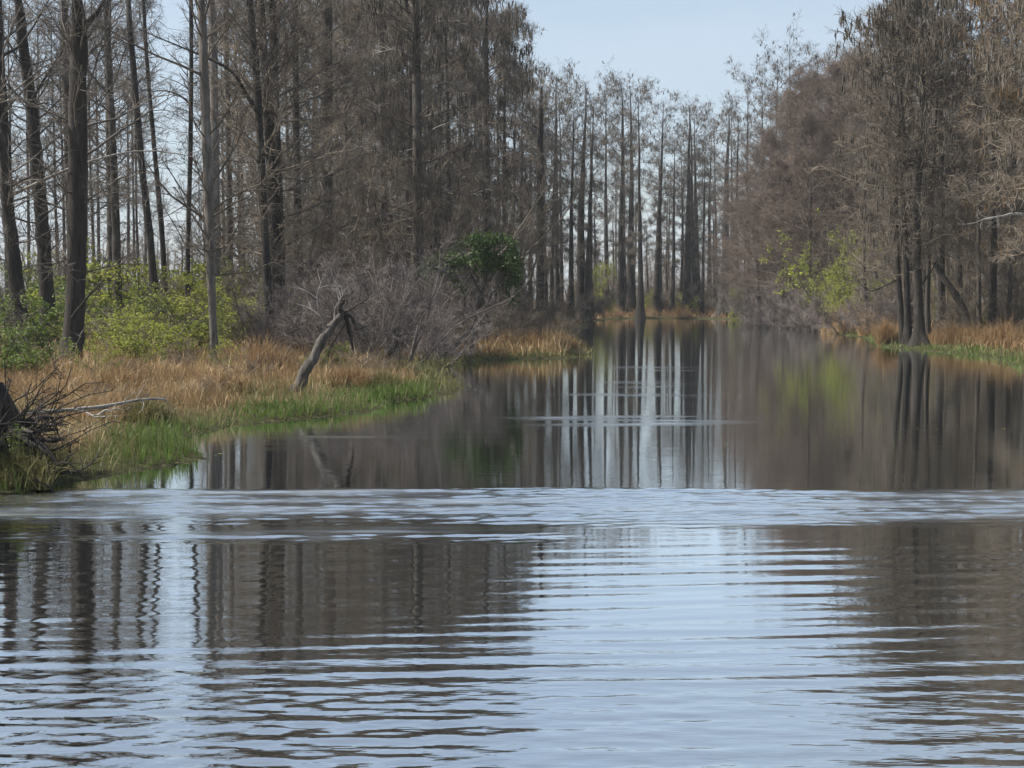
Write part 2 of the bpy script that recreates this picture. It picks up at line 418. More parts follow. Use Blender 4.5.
def wave_z(X, Y):
    z = 0 * X
    wr = np.random.default_rng(5)
    # boat wake: long crests running nearly across the channel
    near = (1 - sm(Y, 7.6, 9.6)); mid = sm(Y, 7.6, 9.6) * (1 - sm(Y, 10.6, 12.4))
    warp = .10 * vnoise(X, Y * .6, .55, 8) + .05 * vnoise(X, Y, 1.6, 9)
    yy = Y - .10 * X + warp
    env = .6 + .6 * vnoise(X * .35, Y * 1.3, 1.3, 12)
    p = yy * 2 * math.pi / .30
    pb = (Y - .16 * X + .8 * warp) * 2 * math.pi / .41; pc = (Y - .02 * X - .6 * warp) * 2 * math.pi / .235
    e2 = .6 + .6 * vnoise(X * .3, Y, 1.1, 13)
    crest = .8 * np.cos(p) + .2 * np.cos(2 * p + .4) + .75 * e2 * np.cos(pb) + .35 * (1.1 - e2) * np.cos(pc)
    z = z + .0046 * near * env * (.75 + .25 * sm(X, -1, .6)) * crest
    side = sm(np.abs(X - .9), .3, 1.6)
    p2 = (Y - .06 * X + warp * .5) * 2 * math.pi / .40
    z = z + (.0010 + .0012 * side * sm(X, -.5, 1.5)) * mid * (.6 + .5 * env) * np.cos(p2)
    RM = ripple_mask(X, Y)
    for k in range(11):
        lam = wr.uniform(.10, .24) if k < 8 else wr.uniform(.5, .8)
        a = wr.normal(0, .38); ph = wr.uniform(0, 6.28)
        q = (Y * math.cos(a) + X * math.sin(a)) * 2 * math.pi / lam + ph + .5 * vnoise(X, Y, 1.7, 60 + k)
        farw = sm(Y, 18, 22)
        st = (.052 * (1 - farw) if k < 8 else .03 + .035 * farw)
        z = z + RM * st * lam / 6.283 * np.cos(q)
    p3 = (Y - .15 * X) * 2 * math.pi / .23
    z = z + .0005 * (near + mid) * np.cos(p3 + 2 * warp)
    chop = (1 - sm(Y, 6.9, 8.4)) * (.35 + .65 * (1 - sm(X, -1.2, .4)))
    for k in range(7):
        lam = wr.uniform(.09, .2); a = wr.normal(0, .5)
        z = z + chop * .046 * lam / 6.283 * np.cos((Y * math.cos(a) + X * math.sin(a)) * 6.283 / lam + wr.uniform(0, 6.28) + .6 * vnoise(X, Y, 1.9, 80 + k))
    return z
xs = np.concatenate([-np.array([1500, 800, 400, 200, 100, 60, 40, 28, 20]), np.arange(-15, -6, .3), np.arange(-6, 6, .06), np.arange(6, 15.01, .3), [20, 28, 40, 60, 100, 200, 400, 800, 1500]])
ys = np.concatenate([[-1500, -700, -300, -120, -50, -20, -8, 0, 3], np.arange(4.5, 15.6, .03), np.arange(15.6, 18, .06), np.arange(18, 44, .1), np.arange(44, 60, .5), np.arange(60, 165, 2), [200, 300, 600, 1500]])
w, X, Y = grid_obj('water', xs, ys, wave_z, M['water'])
rip = .02 + .10 * ripple_mask(X, Y) + .06 * (1 - sm(Y, 7.5, 9.5))
ar_ = w.data.attributes.new('ruffle', 'FLOAT', 'POINT'); ar_.data.foreach_set('value', ruffle_mask(X, Y).astype(np.float32).ravel())
at_ = w.data.attributes.new('ripple', 'FLOAT', 'POINT')
at_.data.foreach_set('value', np.clip(rip, 0, 1).astype(np.float32).ravel())
setp(w, 'still dark channel water mirroring trees and sky, crossed by boat ripples', 'water', kind='structure')

# ------------------------------------------------------------------ trees
def straight_trunk(rg, H, r0, lean=.02, wob=.12, K=12):
    t = np.linspace(0, 1, K)
    P = np.zeros((K, 3)); P[:, 2] = t * H
    a = rg.uniform(0, 6.28)
    off = np.cumsum(rg.normal(0, wob / K ** .5, (K, 2)), 0) * t[:, None] ** .5
    P[:, :2] = off + lean * H * t[:, None] * np.array([math.cos(a), math.sin(a)])
    P[0, :2] = 0
    r = r0 * (1 - .95 * t ** 1.2)
    return P, r

PROTO = {}
def make_proto(kind, seed, H, r0, twig, barkm, mossm='moss', flare=.9, dens=1.0, fh=.9):
    rg = np.random.default_rng(seed)
    P, r = straight_trunk(rg, H, r0, lean=rg.uniform(0, .02))
    tm = MB(); Q, rr = trunk_mesh(tm, P, r, 10, flare, fh, seed)
    cb, mm = crown_build(rg, Q, rr, kind, dens)
    return dict(H=H, r0=r0, trunk=tm.build_mesh('trunk', M[barkm]), crown=cb.build_mesh('crown', M[twig]),
                moss=mm.build_mesh('moss_foliage', M[mossm]) if mm else None)
PROTO['slim'] = [make_proto('slim', 100 + i, 18, .20, 'twig' if i % 2 else 'twig_dark', 'bark' if i == 1 else 'bark_dark', flare=1.3) for i in range(5)]
PROTO['full'] = [make_proto('full', 120 + i, 17, .22, 'twig', 'bark') for i in range(5)]
PROTO['mossy'] = [make_proto('mossy', 140 + i, 17, .22, 'twig' if i == 1 else 'twig_dark', 'bark_dark', flare=1.2) for i in range(3)]
PROTO['brown'] = [make_proto('mossy', 150 + i, 17, .22, 'twig', 'bark_dark', 'moss_brown', dens=1.2) for i in range(2)]
PROTO['gum'] = [make_proto('gum', 160 + i, 15, .17, 'twig_dark', 'bark_dark', flare=.5) for i in range(4)]
PROTO['maple'] = [make_proto('maple', 180 + i, 14, .24, 'twig_red', 'bark', flare=.4) for i in range(3)]
PROTO['pole'] = [make_proto('pole', 190 + i, 13, .10, 'twig', 'bark', flare=.4) for i in range(3)]
NAME = dict(slim='cypress_tree', full='cypress_tree', mossy='cypress_tree', brown='cypress_tree', gum='gum_tree', maple='maple_tree', pole='sapling_tree')
CAT = dict(cypress_tree='cypress', gum_tree='gum tree', maple_tree='maple tree', sapling_tree='sapling')
TREES = []      # (root, px, d, zone)
_pi = {}
def tree(kind, px, d, top=None, w=None, zone=None, label=None, H=None, proto=None, rz=None, wide=1.0):
    pr = PROTO[kind]
    k = _pi.get(kind, 0); _pi[kind] = k + 1
    p = pr[k % len(pr)] if proto is None else pr[proto]
    x = gx(px, d); H = H or hz(top, d)
    sz = H / p['H']; sx = sz * wide
    tw_ = (w or 7) * (.68 if kind == 'slim' else .8) / F_ * d / 2 / p['r0'] / sx
    z = float(zland(np.array([x]), np.array([d]))[0]) - .05
    e = empty(NAME[kind], (x, d, z), rng.uniform(0, 6.28) if rz is None else rz, (sx, sx, sz))
    link('trunk', p['trunk'], e).scale = (tw_, tw_, 1); link('crown', p['crown'], e)
    if p['moss']: link('moss_foliage', p['moss'], e)
    TREES.append([e, px, d, zone, kind, w, label])
    return e

def hero(name, kind, d, pts, seed, barkm, twig, top, label, cat, flare=.5, fh=.6, dens=1.0, moss=False, dj=None, group=None, sides=14):
    """pts: trunk traced as (px, py, width px), foot first; given its own distance and a rounded, wandering 3-D trunk"""
    rg = np.random.default_rng(seed)
    if pts[0][0] < 240: dens *= .62
    P = []; r = []
    x0 = gx(pts[0][0], d); z0 = float(zland(np.array([x0]), np.array([d]))[0]) - .06
    for (px, py, w) in pts:
        P.append([gx(px, d) - x0, 0, hz(py, d) - z0]); r.append(.76 * w / F_ * d / 2)
    P[0][2] = 0
    Ht = hz(top, d) - z0
    dx = (P[-1][0] - P[-2][0]) / max(.1, P[-1][2] - P[-2][2])
    n = 5; zl = P[-1][2]; rl = r[-1]; xl = P[-1][0]
    for i in range(1, n + 1):
        f = i / n
        if Ht > zl + .5:
            P.append([xl + dx * (Ht - zl) * f * .6 + rg.normal(0, .08), 0, zl + (Ht - zl) * f]); r.append(max(.02, rl * (1 - .85 * f)))
    P = np.array(P); P[1:, 1] = np.cumsum(rg.normal(0, .12, len(P) - 1))
    # resample by height
    zz = np.linspace(0, P[-1, 2], 14)
    P2 = np.stack([np.interp(zz, P[:, 2], P[:, 0]), np.interp(zz, P[:, 2], P[:, 1]), zz], 1); r2 = np.interp(zz, P[:, 2], r)
    e = empty(name, (x0, d, z0))
    tm = MB(); Q, rr = trunk_mesh(tm, P2, r2, sides, flare, fh, seed)
    link('trunk', tm.build_mesh('trunk', M[barkm]), e)
    if kind:
        cb, mm = crown_build(rg, Q, rr, kind, dens, moss)
        link('crown', cb.build_mesh('crown', M[twig]), e)
        if mm: link('moss_foliage', mm.build_mesh('moss_foliage', M['moss']), e)
    setp(e, label, cat, group)
    return e, (x0, z0)

def branch(e, o, d, pts, m, rg, r0, r1, dy=0, twigs=10, name='branch', label=None):
    """a limb of tree e traced in px at distance d, curving towards or away from the viewer by dy"""
    x0, z0 = o
    P = np.array([[gx(px, d) - x0, dy * i / max(1, len(pts) - 1), hz(py, d) - z0] for i, (px, py) in enumerate(pts)])
    t = np.linspace(0, 1, len(P)); tt = np.linspace(0, 1, 14)
    Q = np.stack([np.interp(tt, t, P[:, c]) for c in range(3)], 1); Q[1:-1] += rg.normal(0, .015, (12, 3))
    Q[1:-1] = (Q[:-2] + 2 * Q[1:-1] + Q[2:]) / 4
    mb = MB(); tubes(mb, Q, np.linspace(r0, r1, 14), 7)
    if twigs:
        S, i, _ = fork(rg, Q[None], twigs, .25, 1, 45, .8, 4, .2)
        tubes(mb, S, np.array([.011, .009, .006, .003]) * np.ones((len(S), 1)), 3)
        T, _, _ = fork(rg, S, 4, .2, 1, 45, .35, 2, 0)
        spikes(mb, T[:, 0], T[:, 1], .005)
    ob = link(name, mb.build_mesh(name, m), e)
    if label: ob['label'] = label
    return ob

br = np.random.default_rng(77)
# --- near trees of the left bank, traced
G1 = 'dark trunks at the left edge of the near bank'
e, o = hero('gum_tree', 'gum', 44, [(24, 352, 20), (16, 270, 18), (10, 210, 17), (5, 120, 16), (1, 20, 15)], 201, 'bark_dark', 'twig_dark', -24,
            'dark leaning trunk at the left edge with a long pale limb reaching right', 'gum tree')
branch(e, o, 44, [(8, 200), (30, 190), (60, 178), (85, 168), (120, 159), (165, 154), (212, 164)], M['bark_pale'], br, .055, .012, -1.5, 14, label='long pale drooping limb')
branch(e, o, 44, [(10, 190), (30, 176), (50, 165), (75, 143), (95, 120)], M['bark'], br, .035, .01, 1.0, 10)
branch(e, o, 44, [(4, 60), (20, 48), (35, 20), (48, -10)], M['bark_dark'], br, .05, .015, 1.0, 10)
e, o = hero('gum_tree', 'gum', 45, [(49, 356, 20), (46, 300, 19), (41, 220, 19), (35, 150, 17), (28, 90, 15), (18, 10, 13)], 202, 'bark_dark', 'twig_dark', -27,
            'dark trunk curving left as it rises, second from the left edge', 'gum tree')
branch(e, o, 45, [(31, 110), (45, 80), (62, 50), (70, 10)], M['bark_dark'], br, .045, .014, .8, 8)
e, o = hero('gum_tree', 'gum', 36, [(68, 384, 28), (71, 330, 25), (74, 250, 25), (77, 160, 24), (79, 90, 23), (83, 20, 21)], 203, 'bark_dark', 'twig_dark', -29,
            'stoutest dark trunk of the left bank, forking near the top edge, bushes at its foot', 'gum tree', flare=.35)
branch(e, o, 36, [(82, 40), (92, 20), (100, 4), (118, -25)], M['bark_dark'], br, .09, .03, .8, 10)
branch(e, o, 36, [(72, 318), (84, 305), (98, 292), (112, 280)], M['bark_dark'], br, .04, .012, -.6, 7)
hero('gum_tree', 'gum', 50, [(76, 330, 14), (74, 240, 13), (73, 120, 13), (71, 20, 12)], 204, 'bark', 'twig_dark', -24,
     'grey brown trunk standing just behind the stoutest dark trunk', 'gum tree')
hero('cypress_tree', 'full', 62, [(111, 320, 9), (112, 240, 9), (111, 120, 8), (111, 20, 7)], 205, 'bark', 'twig_dark', -18,
     'left one of two thin trunks rising side by side right of the stoutest dark trunk', 'cypress')
hero('cypress_tree', 'gum', 58, [(119, 325, 12), (118, 240, 11), (116, 120, 9), (113, 20, 8)], 206, 'bark', 'twig_dark', -21,
     'right and thicker one of two trunks rising side by side near the left edge', 'cypress')
hero('gum_tree', 'pole', 56, [(157, 322, 11), (152, 250, 10), (143, 160, 9), (137, 80, 8), (131, 0, 8)], 207, 'bark_dark', 'twig_dark', -15,
     'slender dark trunk leaning left as it rises before a pale sky gap', 'gum tree', flare=.3)
hero('gum_tree', 'pole', 60, [(168, 318, 8), (163, 225, 7), (157, 140, 6), (152, 60, 5), (149, 0, 5)], 208, 'bark_dark', 'twig_dark', -9,
     'thinnest leaning trunk beside the sky gap on the left', 'gum tree', flare=.3)
e, o = hero('gum_tree', 'pole', 58, [(187, 320, 7), (189, 250, 6), (193, 150, 6), (196, 50, 5), (196, 0, 5)], 209, 'bark_dark', 'twig_dark', -11,
     'thin pole-like trunk at the right rim of the left sky gap', 'gum tree', flare=.3)
branch(e, o, 58, [(193, 106), (183, 98), (172, 93), (158, 95), (147, 93)], M['bark_dark'], br, .04, .01, -.5, 8)
e, o = hero('cypress_tree', 'gum', 36.5, [(214, 377, 10), (213, 330, 10), (210, 250, 12), (207, 160, 13), (205, 80, 12), (203, 10, 11)], 210, 'bark_grey', 'twig', -21,
     'slim mottled grey trunk rising out of the tan grass of the left bank', 'cypress', flare=.3, dens=.7)
hero('cypress_tree', 'pole', 55, [(217, 325, 12), (217, 240, 12), (217, 120, 11), (216, 10, 10)], 211, 'bark_grey', 'twig', -20,
     'upright trunk close behind the slim mottled grey trunk in the tan grass', 'cypress', dens=.7)
hero('cypress_tree', 'gum', 64, [(231, 316, 8), (231, 220, 8), (229, 100, 7), (227, 0, 7)], 212, 'bark', 'twig', -18,
     'thin straight trunk between the mottled grey trunk and the dark clump', 'cypress')
e, o = hero('gum_tree', 'gum', 46, [(272, 358, 13), (269, 280, 11), (264, 180, 10), (260, 110, 10), (255, 40, 10), (251, -5, 9)], 213, 'bark_dark', 'twig', -23,
     'dark left trunk of the clump of three, bowed left above a crooked side limb', 'gum tree', flare=.5, dens=.6)
branch(e, o, 46, [(262, 116), (254, 105), (247, 92), (241, 78), (226, 68), (205, 60), (178, 50), (150, 38)], M['bark_dark'], br, .07, .012, -1.0, 16, label='crooked dark limb reaching left')
hero('gum_tree', 'gum', 47, [(278, 350, 14), (275, 290, 13), (272, 200, 10), (268, 110, 10), (263, 0, 9)], 214, 'bark_dark', 'twig', -23,
     'dark middle trunk of the clump of three on the left bank', 'gum tree', flare=.6, dens=.6)
hero('gum_tree', 'full', 47.5, [(285, 345, 16), (283, 290, 14), (280, 180, 12), (278, 80, 11), (277, 0, 10)], 215, 'bark_dark', 'twig_dark', -24,
     'dark right trunk of the clump of three, straightest and widest at the foot', 'gum tree', flare=.6, dens=.7)
hero('cypress_tree', 'full', 56, [(301, 325, 12), (300, 260, 11), (298, 150, 9), (297, 0, 8)], 216, 'bark_dark', 'twig', -22,
     'dark knotty trunk just right of the clump of three', 'cypress')
e, o = hero('cypress_tree', 'full', 60, [(327, 322, 19), (327, 240, 17), (328, 120, 16), (328, 0, 15)], 217, 'bark', 'twig', -22,
     'stoutest straight trunk of the dense wood left of the channel', 'cypress')
for pts in ([(330, 206), (345, 195), (365, 188), (383, 178)], [(332, 140), (350, 120), (370, 112), (392, 110)], [(330, 90), (350, 82), (370, 70)]):
    branch(e, o, 60, pts, M['bark_pale'], br, .03, .008, -1.5, 8, label='pale sunlit dead limb')
for pts in ([(326, 60), (310, 48), (292, 44)], [(330, 240), (350, 226), (372, 222), (396, 228)], [(326, 170), (306, 160), (286, 166)], [(331, 178), (352, 160), (376, 152), (402, 156)]):
    branch(e, o, 60, pts, M['bark_pale'], br, .028, .008, br.uniform(-2, .5), 8, label='pale sunlit dead limb')
hero('cypress_tree', 'full', 70, [(384, 316, 10), (384, 200, 9), (383, 80, 8), (382, 0, 8)], 218, 'bark', 'twig', -18,
     'straight dark trunk between the stoutest straight trunk and the mossy grey trunk', 'cypress')
e, o = hero('cypress_tree', 'mossy', 58, [(419, 328, 15), (419, 240, 13), (418, 120, 12), (417, 0, 11)], 219, 'bark', 'twig', -18,
     'broad mossy grey trunk left of the dark green evergreen', 'cypress', moss=True)
branch(e, o, 58, [(421, 140), (440, 128), (462, 124), (480, 112)], M['bark_pale'], br, .03, .008, -1.2, 8, label='pale sunlit dead limb')
for pts in ([(422, 92), (445, 84), (466, 90)], [(416, 60), (396, 50), (374, 54)], [(421, 200), (446, 190), (470, 196), (490, 190)], [(416, 222), (394, 214), (372, 220)], [(421, 38), (440, 28), (462, 32)]):
    branch(e, o, 58, pts, M['bark_pale'], br, .028, .008, br.uniform(-2, .5), 8, label='pale sunlit dead limb')
branch(e, o, 58, [(416, 150), (398, 155), (372, 148), (338, 158)], M['bark_pale'], br, .03, .008, -1.2, 8, label='pale sunlit dead limb')
hero('cypress_tree', 'mossy', 74, [(487, 318, 12), (487, 220, 11), (486, 110, 9), (486, 40, 7)], 220, 'bark', 'twig', 0,
     'tall mossy cypress rising directly above the dark green evergreen', 'cypress', moss=True)
hero('cypress_tree', 'slim', 84, [(540, 330, 11), (540, 250, 10), (540, 160, 9), (540, 112, 7)], 221, 'bark_dark', 'twig', 88,
     'dark cypress standing alone on the tip of the left grassy point', 'cypress', moss=True, flare=.7)

# --- dense wood on the left, behind the traced trees
def rows(kind, zone, lst, wide=1.0):
    for (px, d, top, w) in lst: tree(kind, px, d, top, w, zone, wide=wide)
rows('full', 'leftwood', [(346, 66, -14, 10), (362, 76, -13, 8), (398, 80, -14, 9), (408, 66, -13, 8), (440, 82, -9, 9), (312, 78, -14, 8), (338, 88, -13, 8), (374, 90, -11, 8)])
rows('mossy', 'leftwood', [(452, 72, -6, 11), (470, 90, 0, 8), (432, 94, -4, 8)])
rows('full', 'leftback', [(242, 84, -13, 6), (262, 92, -13, 6), (290, 86, -13, 7), (318, 100, -11, 7), (350, 104, -11, 7), (388, 108, -9, 7), (424, 112, -4, 7), (458, 110, 10, 7)])
rows('mossy', 'point', [(503, 88, 32, 9), (512, 98, 66, 7), (522, 96, 82, 7), (497, 104, 30, 7), (478, 100, 10, 7)])
rows('slim', 'point', [(530, 106, 92, 7), (551, 112, 96, 7)])
rows('pole', 'leftthin', [(60, 78, -4, 5), (96, 82, -6, 5), (136, 86, 10, 4), (140, 70, -4, 4), (88, 70, -6, 5), (40, 72, -4, 5), (222, 88, -6, 5), (245, 72, -9, 5), (12, 76, -9, 6)])
rows('gum', 'leftfar', [(30, 105, 0, 5), (66, 110, 10, 5), (100, 112, 0, 5), (128, 116, 30, 5), (146, 125, 130, 5), (182, 130, 230, 4), (206, 118, 60, 5), (226, 120, 0, 5), (84, 130, 30, 5), (8, 120, 0, 5), (164, 140, 200, 4), (194, 140, 215, 4)])

# --- the end of the channel
rows('slim', 'farleft', [(557, 120, 78, 9), (561, 130, 100, 7), (571, 108, 104, 9), (580, 115, 86, 15), (586, 112, 98, 10), (591, 128, 122, 7), (545, 126, 100, 7)])
rows('slim', 'end', [(607, 150, 100, 8), (620, 147, 84, 10), (625, 150, 94, 7), (631, 148, 90, 13), (640, 144, 98, 9), (656, 152, 108, 11), (660, 156, 136, 7), (672, 150, 146, 7), (687, 150, 110, 12), (692, 153, 118, 9), (698, 156, 124, 10), (709, 158, 134, 7), (684, 162, 150, 6)])
tree('slim', 724, 142, 112, 16, 'end')
rows('slim', 'behind', [(616, 195, 160, 4), (668, 200, 168, 4), (703, 195, 150, 5), (717, 190, 126, 6), (731, 185, 120, 6)])

# --- right bank
rows('maple', 'dome', [(748, 128, 172, 10), (768, 120, 140, 10), (792, 116, 108, 11), (816, 114, 90, 11), (840, 110, 78, 11), (862, 104, 76, 11), (808, 102, 122, 9), (780, 108, 160, 9), (836, 108, 104, 9), (872, 102, 88, 10), (892, 98, 100, 10), (800, 122, 96, 10), (850, 118, 72, 10), (758, 112, 196, 9), (790, 112, 168, 8), (822, 106, 140, 8)], 1.15)
rows('slim', 'behinddome', [(745, 150, 84, 7), (772, 145, 64, 7), (790, 142, 46, 7), (804, 150, 66, 6), (735, 140, 118, 9), (835, 140, 74, 6), (850, 136, 64, 6), (762, 158, 82, 6)])
rows('mossy', 'rightwood', [(908, 74, -30, 9), (925, 70, -40, 10), (941, 66, -45, 10), (958, 68, -40, 10), (896, 82, 0, 9), (976, 72, -40, 9), (1012, 66, -50, 10)])
rows('brown', 'rightwood', [(992, 60, -45, 10), (1030, 56, -50, 11)])
rows('full', 'rightback', [(905, 96, 100, 7), (934, 92, 90, 7), (952, 96, 70, 7), (970, 94, 105, 7), (986, 90, 60, 7), (1004, 92, 90, 7), (1020, 88, 70, 7), (918, 110, 75, 7), (960, 112, 110, 7), (1000, 112, 100, 7), (880, 108, 70, 7)])
rows('pole', 'rightthin', [(866, 80, 150, 6), (980, 62, 40, 6), (1008, 60, 30, 6), (948, 76, 60, 6), (1018, 74, 40, 5)])

# the clump standing in the water's edge on the right, traced, each stem a tree
RT = 'trunks standing together at the water on the right bank'
e, o = hero('cypress_tree', 'mossy', 60, [(903, 338, 8), (899, 300, 7), (895, 250, 6), (893, 200, 6)], 231, 'bark_dark', 'twig', 20, 'left trunk of the cypress clump at the right water edge', 'cypress', group=RT, moss=True, dens=.6)
branch(e, o, 60, [(897, 280), (886, 284), (874, 290), (864, 291), (856, 284), (850, 275)], M['bark_dark'], br, .04, .01, -.8, 6)
hero('cypress_tree', 'full', 59, [(908, 341, 10), (907, 300, 8), (904, 250, 7), (902, 190, 6)], 232, 'bark_dark', 'twig', 30, 'second trunk from the left in the right water-edge clump, flared at its foot', 'cypress', group=RT, flare=1.1, fh=.45, dens=.6)
e, o = hero('cypress_tree', 'mossy', 58.5, [(920, 340, 14), (919, 300, 11), (917, 250, 9), (916, 190, 8)], 233, 'bark_dark', 'twig', -10, 'widest swollen-footed trunk of the cypress clump at the right water edge', 'cypress', group=RT, flare=1.5, fh=.45, moss=True, dens=.6)
branch(e, o, 58.5, [(919, 288), (926, 278), (934, 270), (940, 258)], M['bark_dark'], br, .04, .012, .5, 5)
hero('cypress_tree', 'pole', 61, [(928, 336, 8), (927, 300, 6), (927, 250, 6), (929, 190, 5)], 234, 'bark', 'twig', 40, 'rightmost slim trunk of the cypress clump at the right water edge', 'cypress', group=RT)
e, o = hero('gum_tree', None, 62, [(971, 326, 11), (966, 310, 10), (955, 290, 9), (945, 275, 8), (938, 262, 7)], 235, 'bark_dark', 'twig', 262, 'dead trunk leaning left over the rusty grass on the right bank', 'dead tree', flare=.3)
branch(e, o, 62, [(938, 262), (934, 252), (926, 246)], M['bark_dark'], br, .05, .015, .3, 6)
e, o = hero('cypress_tree', 'brown' if False else 'mossy', 50, [(1036, 345, 16), (1036, 250, 14), (1035, 120, 12), (1034, 20, 11)], 236, 'bark', 'twig', -60, 'tree at the right edge of the picture with a pale limb pointing left', 'cypress', moss=True)
branch(e, o, 50, [(1034, 216), (1010, 214), (992, 218), (978, 220), (968, 224)], M['bark_pale'], br, .05, .012, -.6, 8, label='pale bare limb')

# ------------------------------------------------------------------ shrubs
def shrub_mesh(seed, H, W, nst, sec, tw, sp, nleaf=0, leaf=.06, twr=1.0):
    rg = np.random.default_rng(seed); mb = MB()
    a = rg.uniform(0, 6.28, nst); s = rg.uniform(0, 1, nst) ** .7
    st = np.stack([np.cos(a) * s * W * .22, np.sin(a) * s * W * .22, np.zeros(nst)], 1)
    d = np.stack([np.cos(a) * s * W / H * .8, np.sin(a) * s * W / H * .8, np.ones(nst)], 1) + rg.normal(0, .12, (nst, 3))
    L = H * rg.uniform(.35, 1.12, nst)
    P = grow(rg, st, d, L, 6, .16, .0)
    tubes(mb, P, (.009 + .006 * L)[:, None] * np.linspace(1, .3, 6), 4)
    S, i, _ = fork(rg, P, sec, .2, 1, 42, L * .35, 4, .22)
    tubes(mb, S, np.array([.009, .007, .005, .003]) * twr * np.ones((len(S), 1)), 3)
    T, i, _ = fork(rg, S, tw, .1, 1, 45, .38, 3, .25)
    tubes(mb, T, np.array([.0055, .0042, .0022]) * twr * np.ones((len(T), 1)), 3)
    Z, _, _ = fork(rg, T, sp, .1, 1, 45, .17, 2, 0)
    spikes(mb, Z[:, 0], Z[:, 1], .0035 * twr)
    lm = None
    if nleaf:
        lm = MB(); k = rg.integers(0, len(T), nleaf)
        k = k[np.sin(T[k][:, 0, 0] * 3.1 + seed) + np.sin(T[k][:, 0, 2] * 3.7) + np.sin(T[k][:, 0, 1] * 2.3) > -.9]
        p, _ = poly_at(T[k], rg.uniform(0, 1, len(k)))
        leaves(lm, p + rg.normal(0, .03, p.shape), leaf, rg, .2)
    return mb, lm
SHP = {}
def shrub_proto(key, n, tw, leafm, *a, **k):
    SHP[key] = []
    for i in range(n):
        mb, lm = shrub_mesh(hash_(key) + i, *a, **k)
        SHP[key].append((mb.build_mesh('stems', M[tw]), lm.build_mesh('foliage', M[leafm]) if lm else None, a[0], a[1]))
def hash_(s): return sum(ord(c) * 7 for c in s) + 300
shrub_proto('bare', 4, 'twig_grey', None, 2.5, 2.9, 20, 9, 8, 3, twr=1.0)
shrub_proto('brown', 4, 'twig', None, 2.6, 3.0, 16, 8, 7, 3, twr=.9)
shrub_proto('dense', 3, 'twig', None, 2.4, 3.0, 26, 10, 9, 2, twr=1.7)
shrub_proto('densegrey', 3, 'twig_grey', None, 2.4, 3.0, 22, 10, 9, 2, twr=1.4)
shrub_proto('brush', 4, 'twig', None, 6.0, 4.6, 13, 16, 9, 3)
shrub_proto('yellow', 3, 'twig', 'leaf_yel', 2.2, 2.4, 18, 7, 6, 2, nleaf=4200, leaf=.08)
shrub_proto('green', 3, 'twig_dark', 'leaf_mid', 2.0, 2.4, 18, 7, 6, 1, nleaf=4200, leaf=.08)
shrub_proto('lime', 2, 'twig', 'leaf_yel', 4.4, 3.4, 16, 8, 7, 2, nleaf=5200, leaf=.095)
SNAME = dict(bare='bare_shrub', brush='bare_thicket', dense='bare_shrub', densegrey='bare_shrub', brown='bare_shrub', yellow='leafy_shrub', green='leafy_shrub', lime='leafy_shrub')
SHR = []
def shrub(key, px, d, wpx, top, zone, label=None):
    k = _pi.get('s' + key, 0); _pi['s' + key] = k + 1
    st, lf, H0, W0 = SHP[key][k % len(SHP[key])]
    x = gx(px, d); z = float(zland(np.array([x]), np.array([d]))[0]) - .04
    H = max(.5, hz(top, d) - z); W = wpx / F_ * d
    e = empty(SNAME[key], (x, d, z), rng.uniform(0, 6.28), (W / W0, W / W0, H / H0))
    link('stems', st, e)
    if lf: link('foliage', lf, e)
    SHR.append([e, px, d, zone, key, label])
    return e
def shrubs(key, zone, lst):
    for a in lst: shrub(key, *a, zone)
shrubs('brown', 'grassscrub', [(120, 30, 50, 352), (172, 33, 60, 344), (248, 31, 50, 350), (92, 25, 44, 372), (210, 27, 40, 372), (285, 34, 60, 340), (356, 33, 60, 346), (395, 35, 60, 344), (140, 23, 36, 392)])
shrubs('yellow', 'grassgreen', [(98, 30, 34, 360), (232, 34, 44, 342), (330, 36, 40, 344), (150, 33, 30, 350)])
shrubs('brown', 'stumpbrush', [(6, 16.0, 76, 396), (30, 16.6, 56, 412)])
shrubs('green', 'stumpgreen', [(-2, 15.3, 74, 432), (26, 15.7, 50, 446)])
shrubs('green', 'nearleft', [(14, 30, 95, 318), (36, 40, 90, 292)])
shrubs('yellow', 'nearyellow', [(132, 38, 90, 322), (168, 39, 80, 322), (205, 52, 90, 288), (150, 43, 120, 296), (112, 40, 90, 312), (185, 47, 90, 300), (96, 50, 110, 285)])
shrubs('green', 'midleft', [(135, 52, 100, 285), (60, 56, 100, 275), (18, 52, 90, 262)])
shrubs('yellow', 'backleft', [(130, 58, 120, 262), (90, 62, 110, 258), (222, 58, 90, 268), (180, 60, 110, 262), (256, 54, 80, 290), (240, 62, 90, 255), (205, 66, 90, 272), (290, 72, 80, 270), (165, 72, 90, 274)])
shrubs('bare', 'thicket', [(352, 40, 120, 260), (398, 41, 130, 252), (322, 44, 110, 264), (432, 43, 90, 300), (378, 47, 130, 242), (295, 46, 90, 274), (450, 48, 60, 312), (345, 52, 120, 246), (415, 53, 120, 246), (262, 44, 80, 290)])
shrubs('brown', 'leftbrown', [(240, 54, 110, 282), (300, 60, 110, 270), (180, 60, 110, 278), (120, 66, 120, 276), (40, 68, 130, 270), (360, 66, 120, 256), (420, 70, 120, 256), (470, 66, 100, 262), (500, 64, 90, 282), (525, 72, 80, 280), (210, 80, 120, 282), (80, 84, 130, 280)])
shrubs('brush', 'brushleft', [(238, 58, 130, 190), (265, 66, 130, 180), (300, 58, 140, 170), (335, 64, 140, 160), (372, 60, 150, 165), (405, 66, 140, 150), (440, 70, 140, 160), (470, 76, 130, 150), (500, 82, 110, 165), (320, 76, 140, 130), (385, 78, 140, 120), (425, 86, 130, 120), (520, 92, 90, 190), (285, 74, 130, 150), (355, 84, 130, 110), (460, 92, 120, 110)])
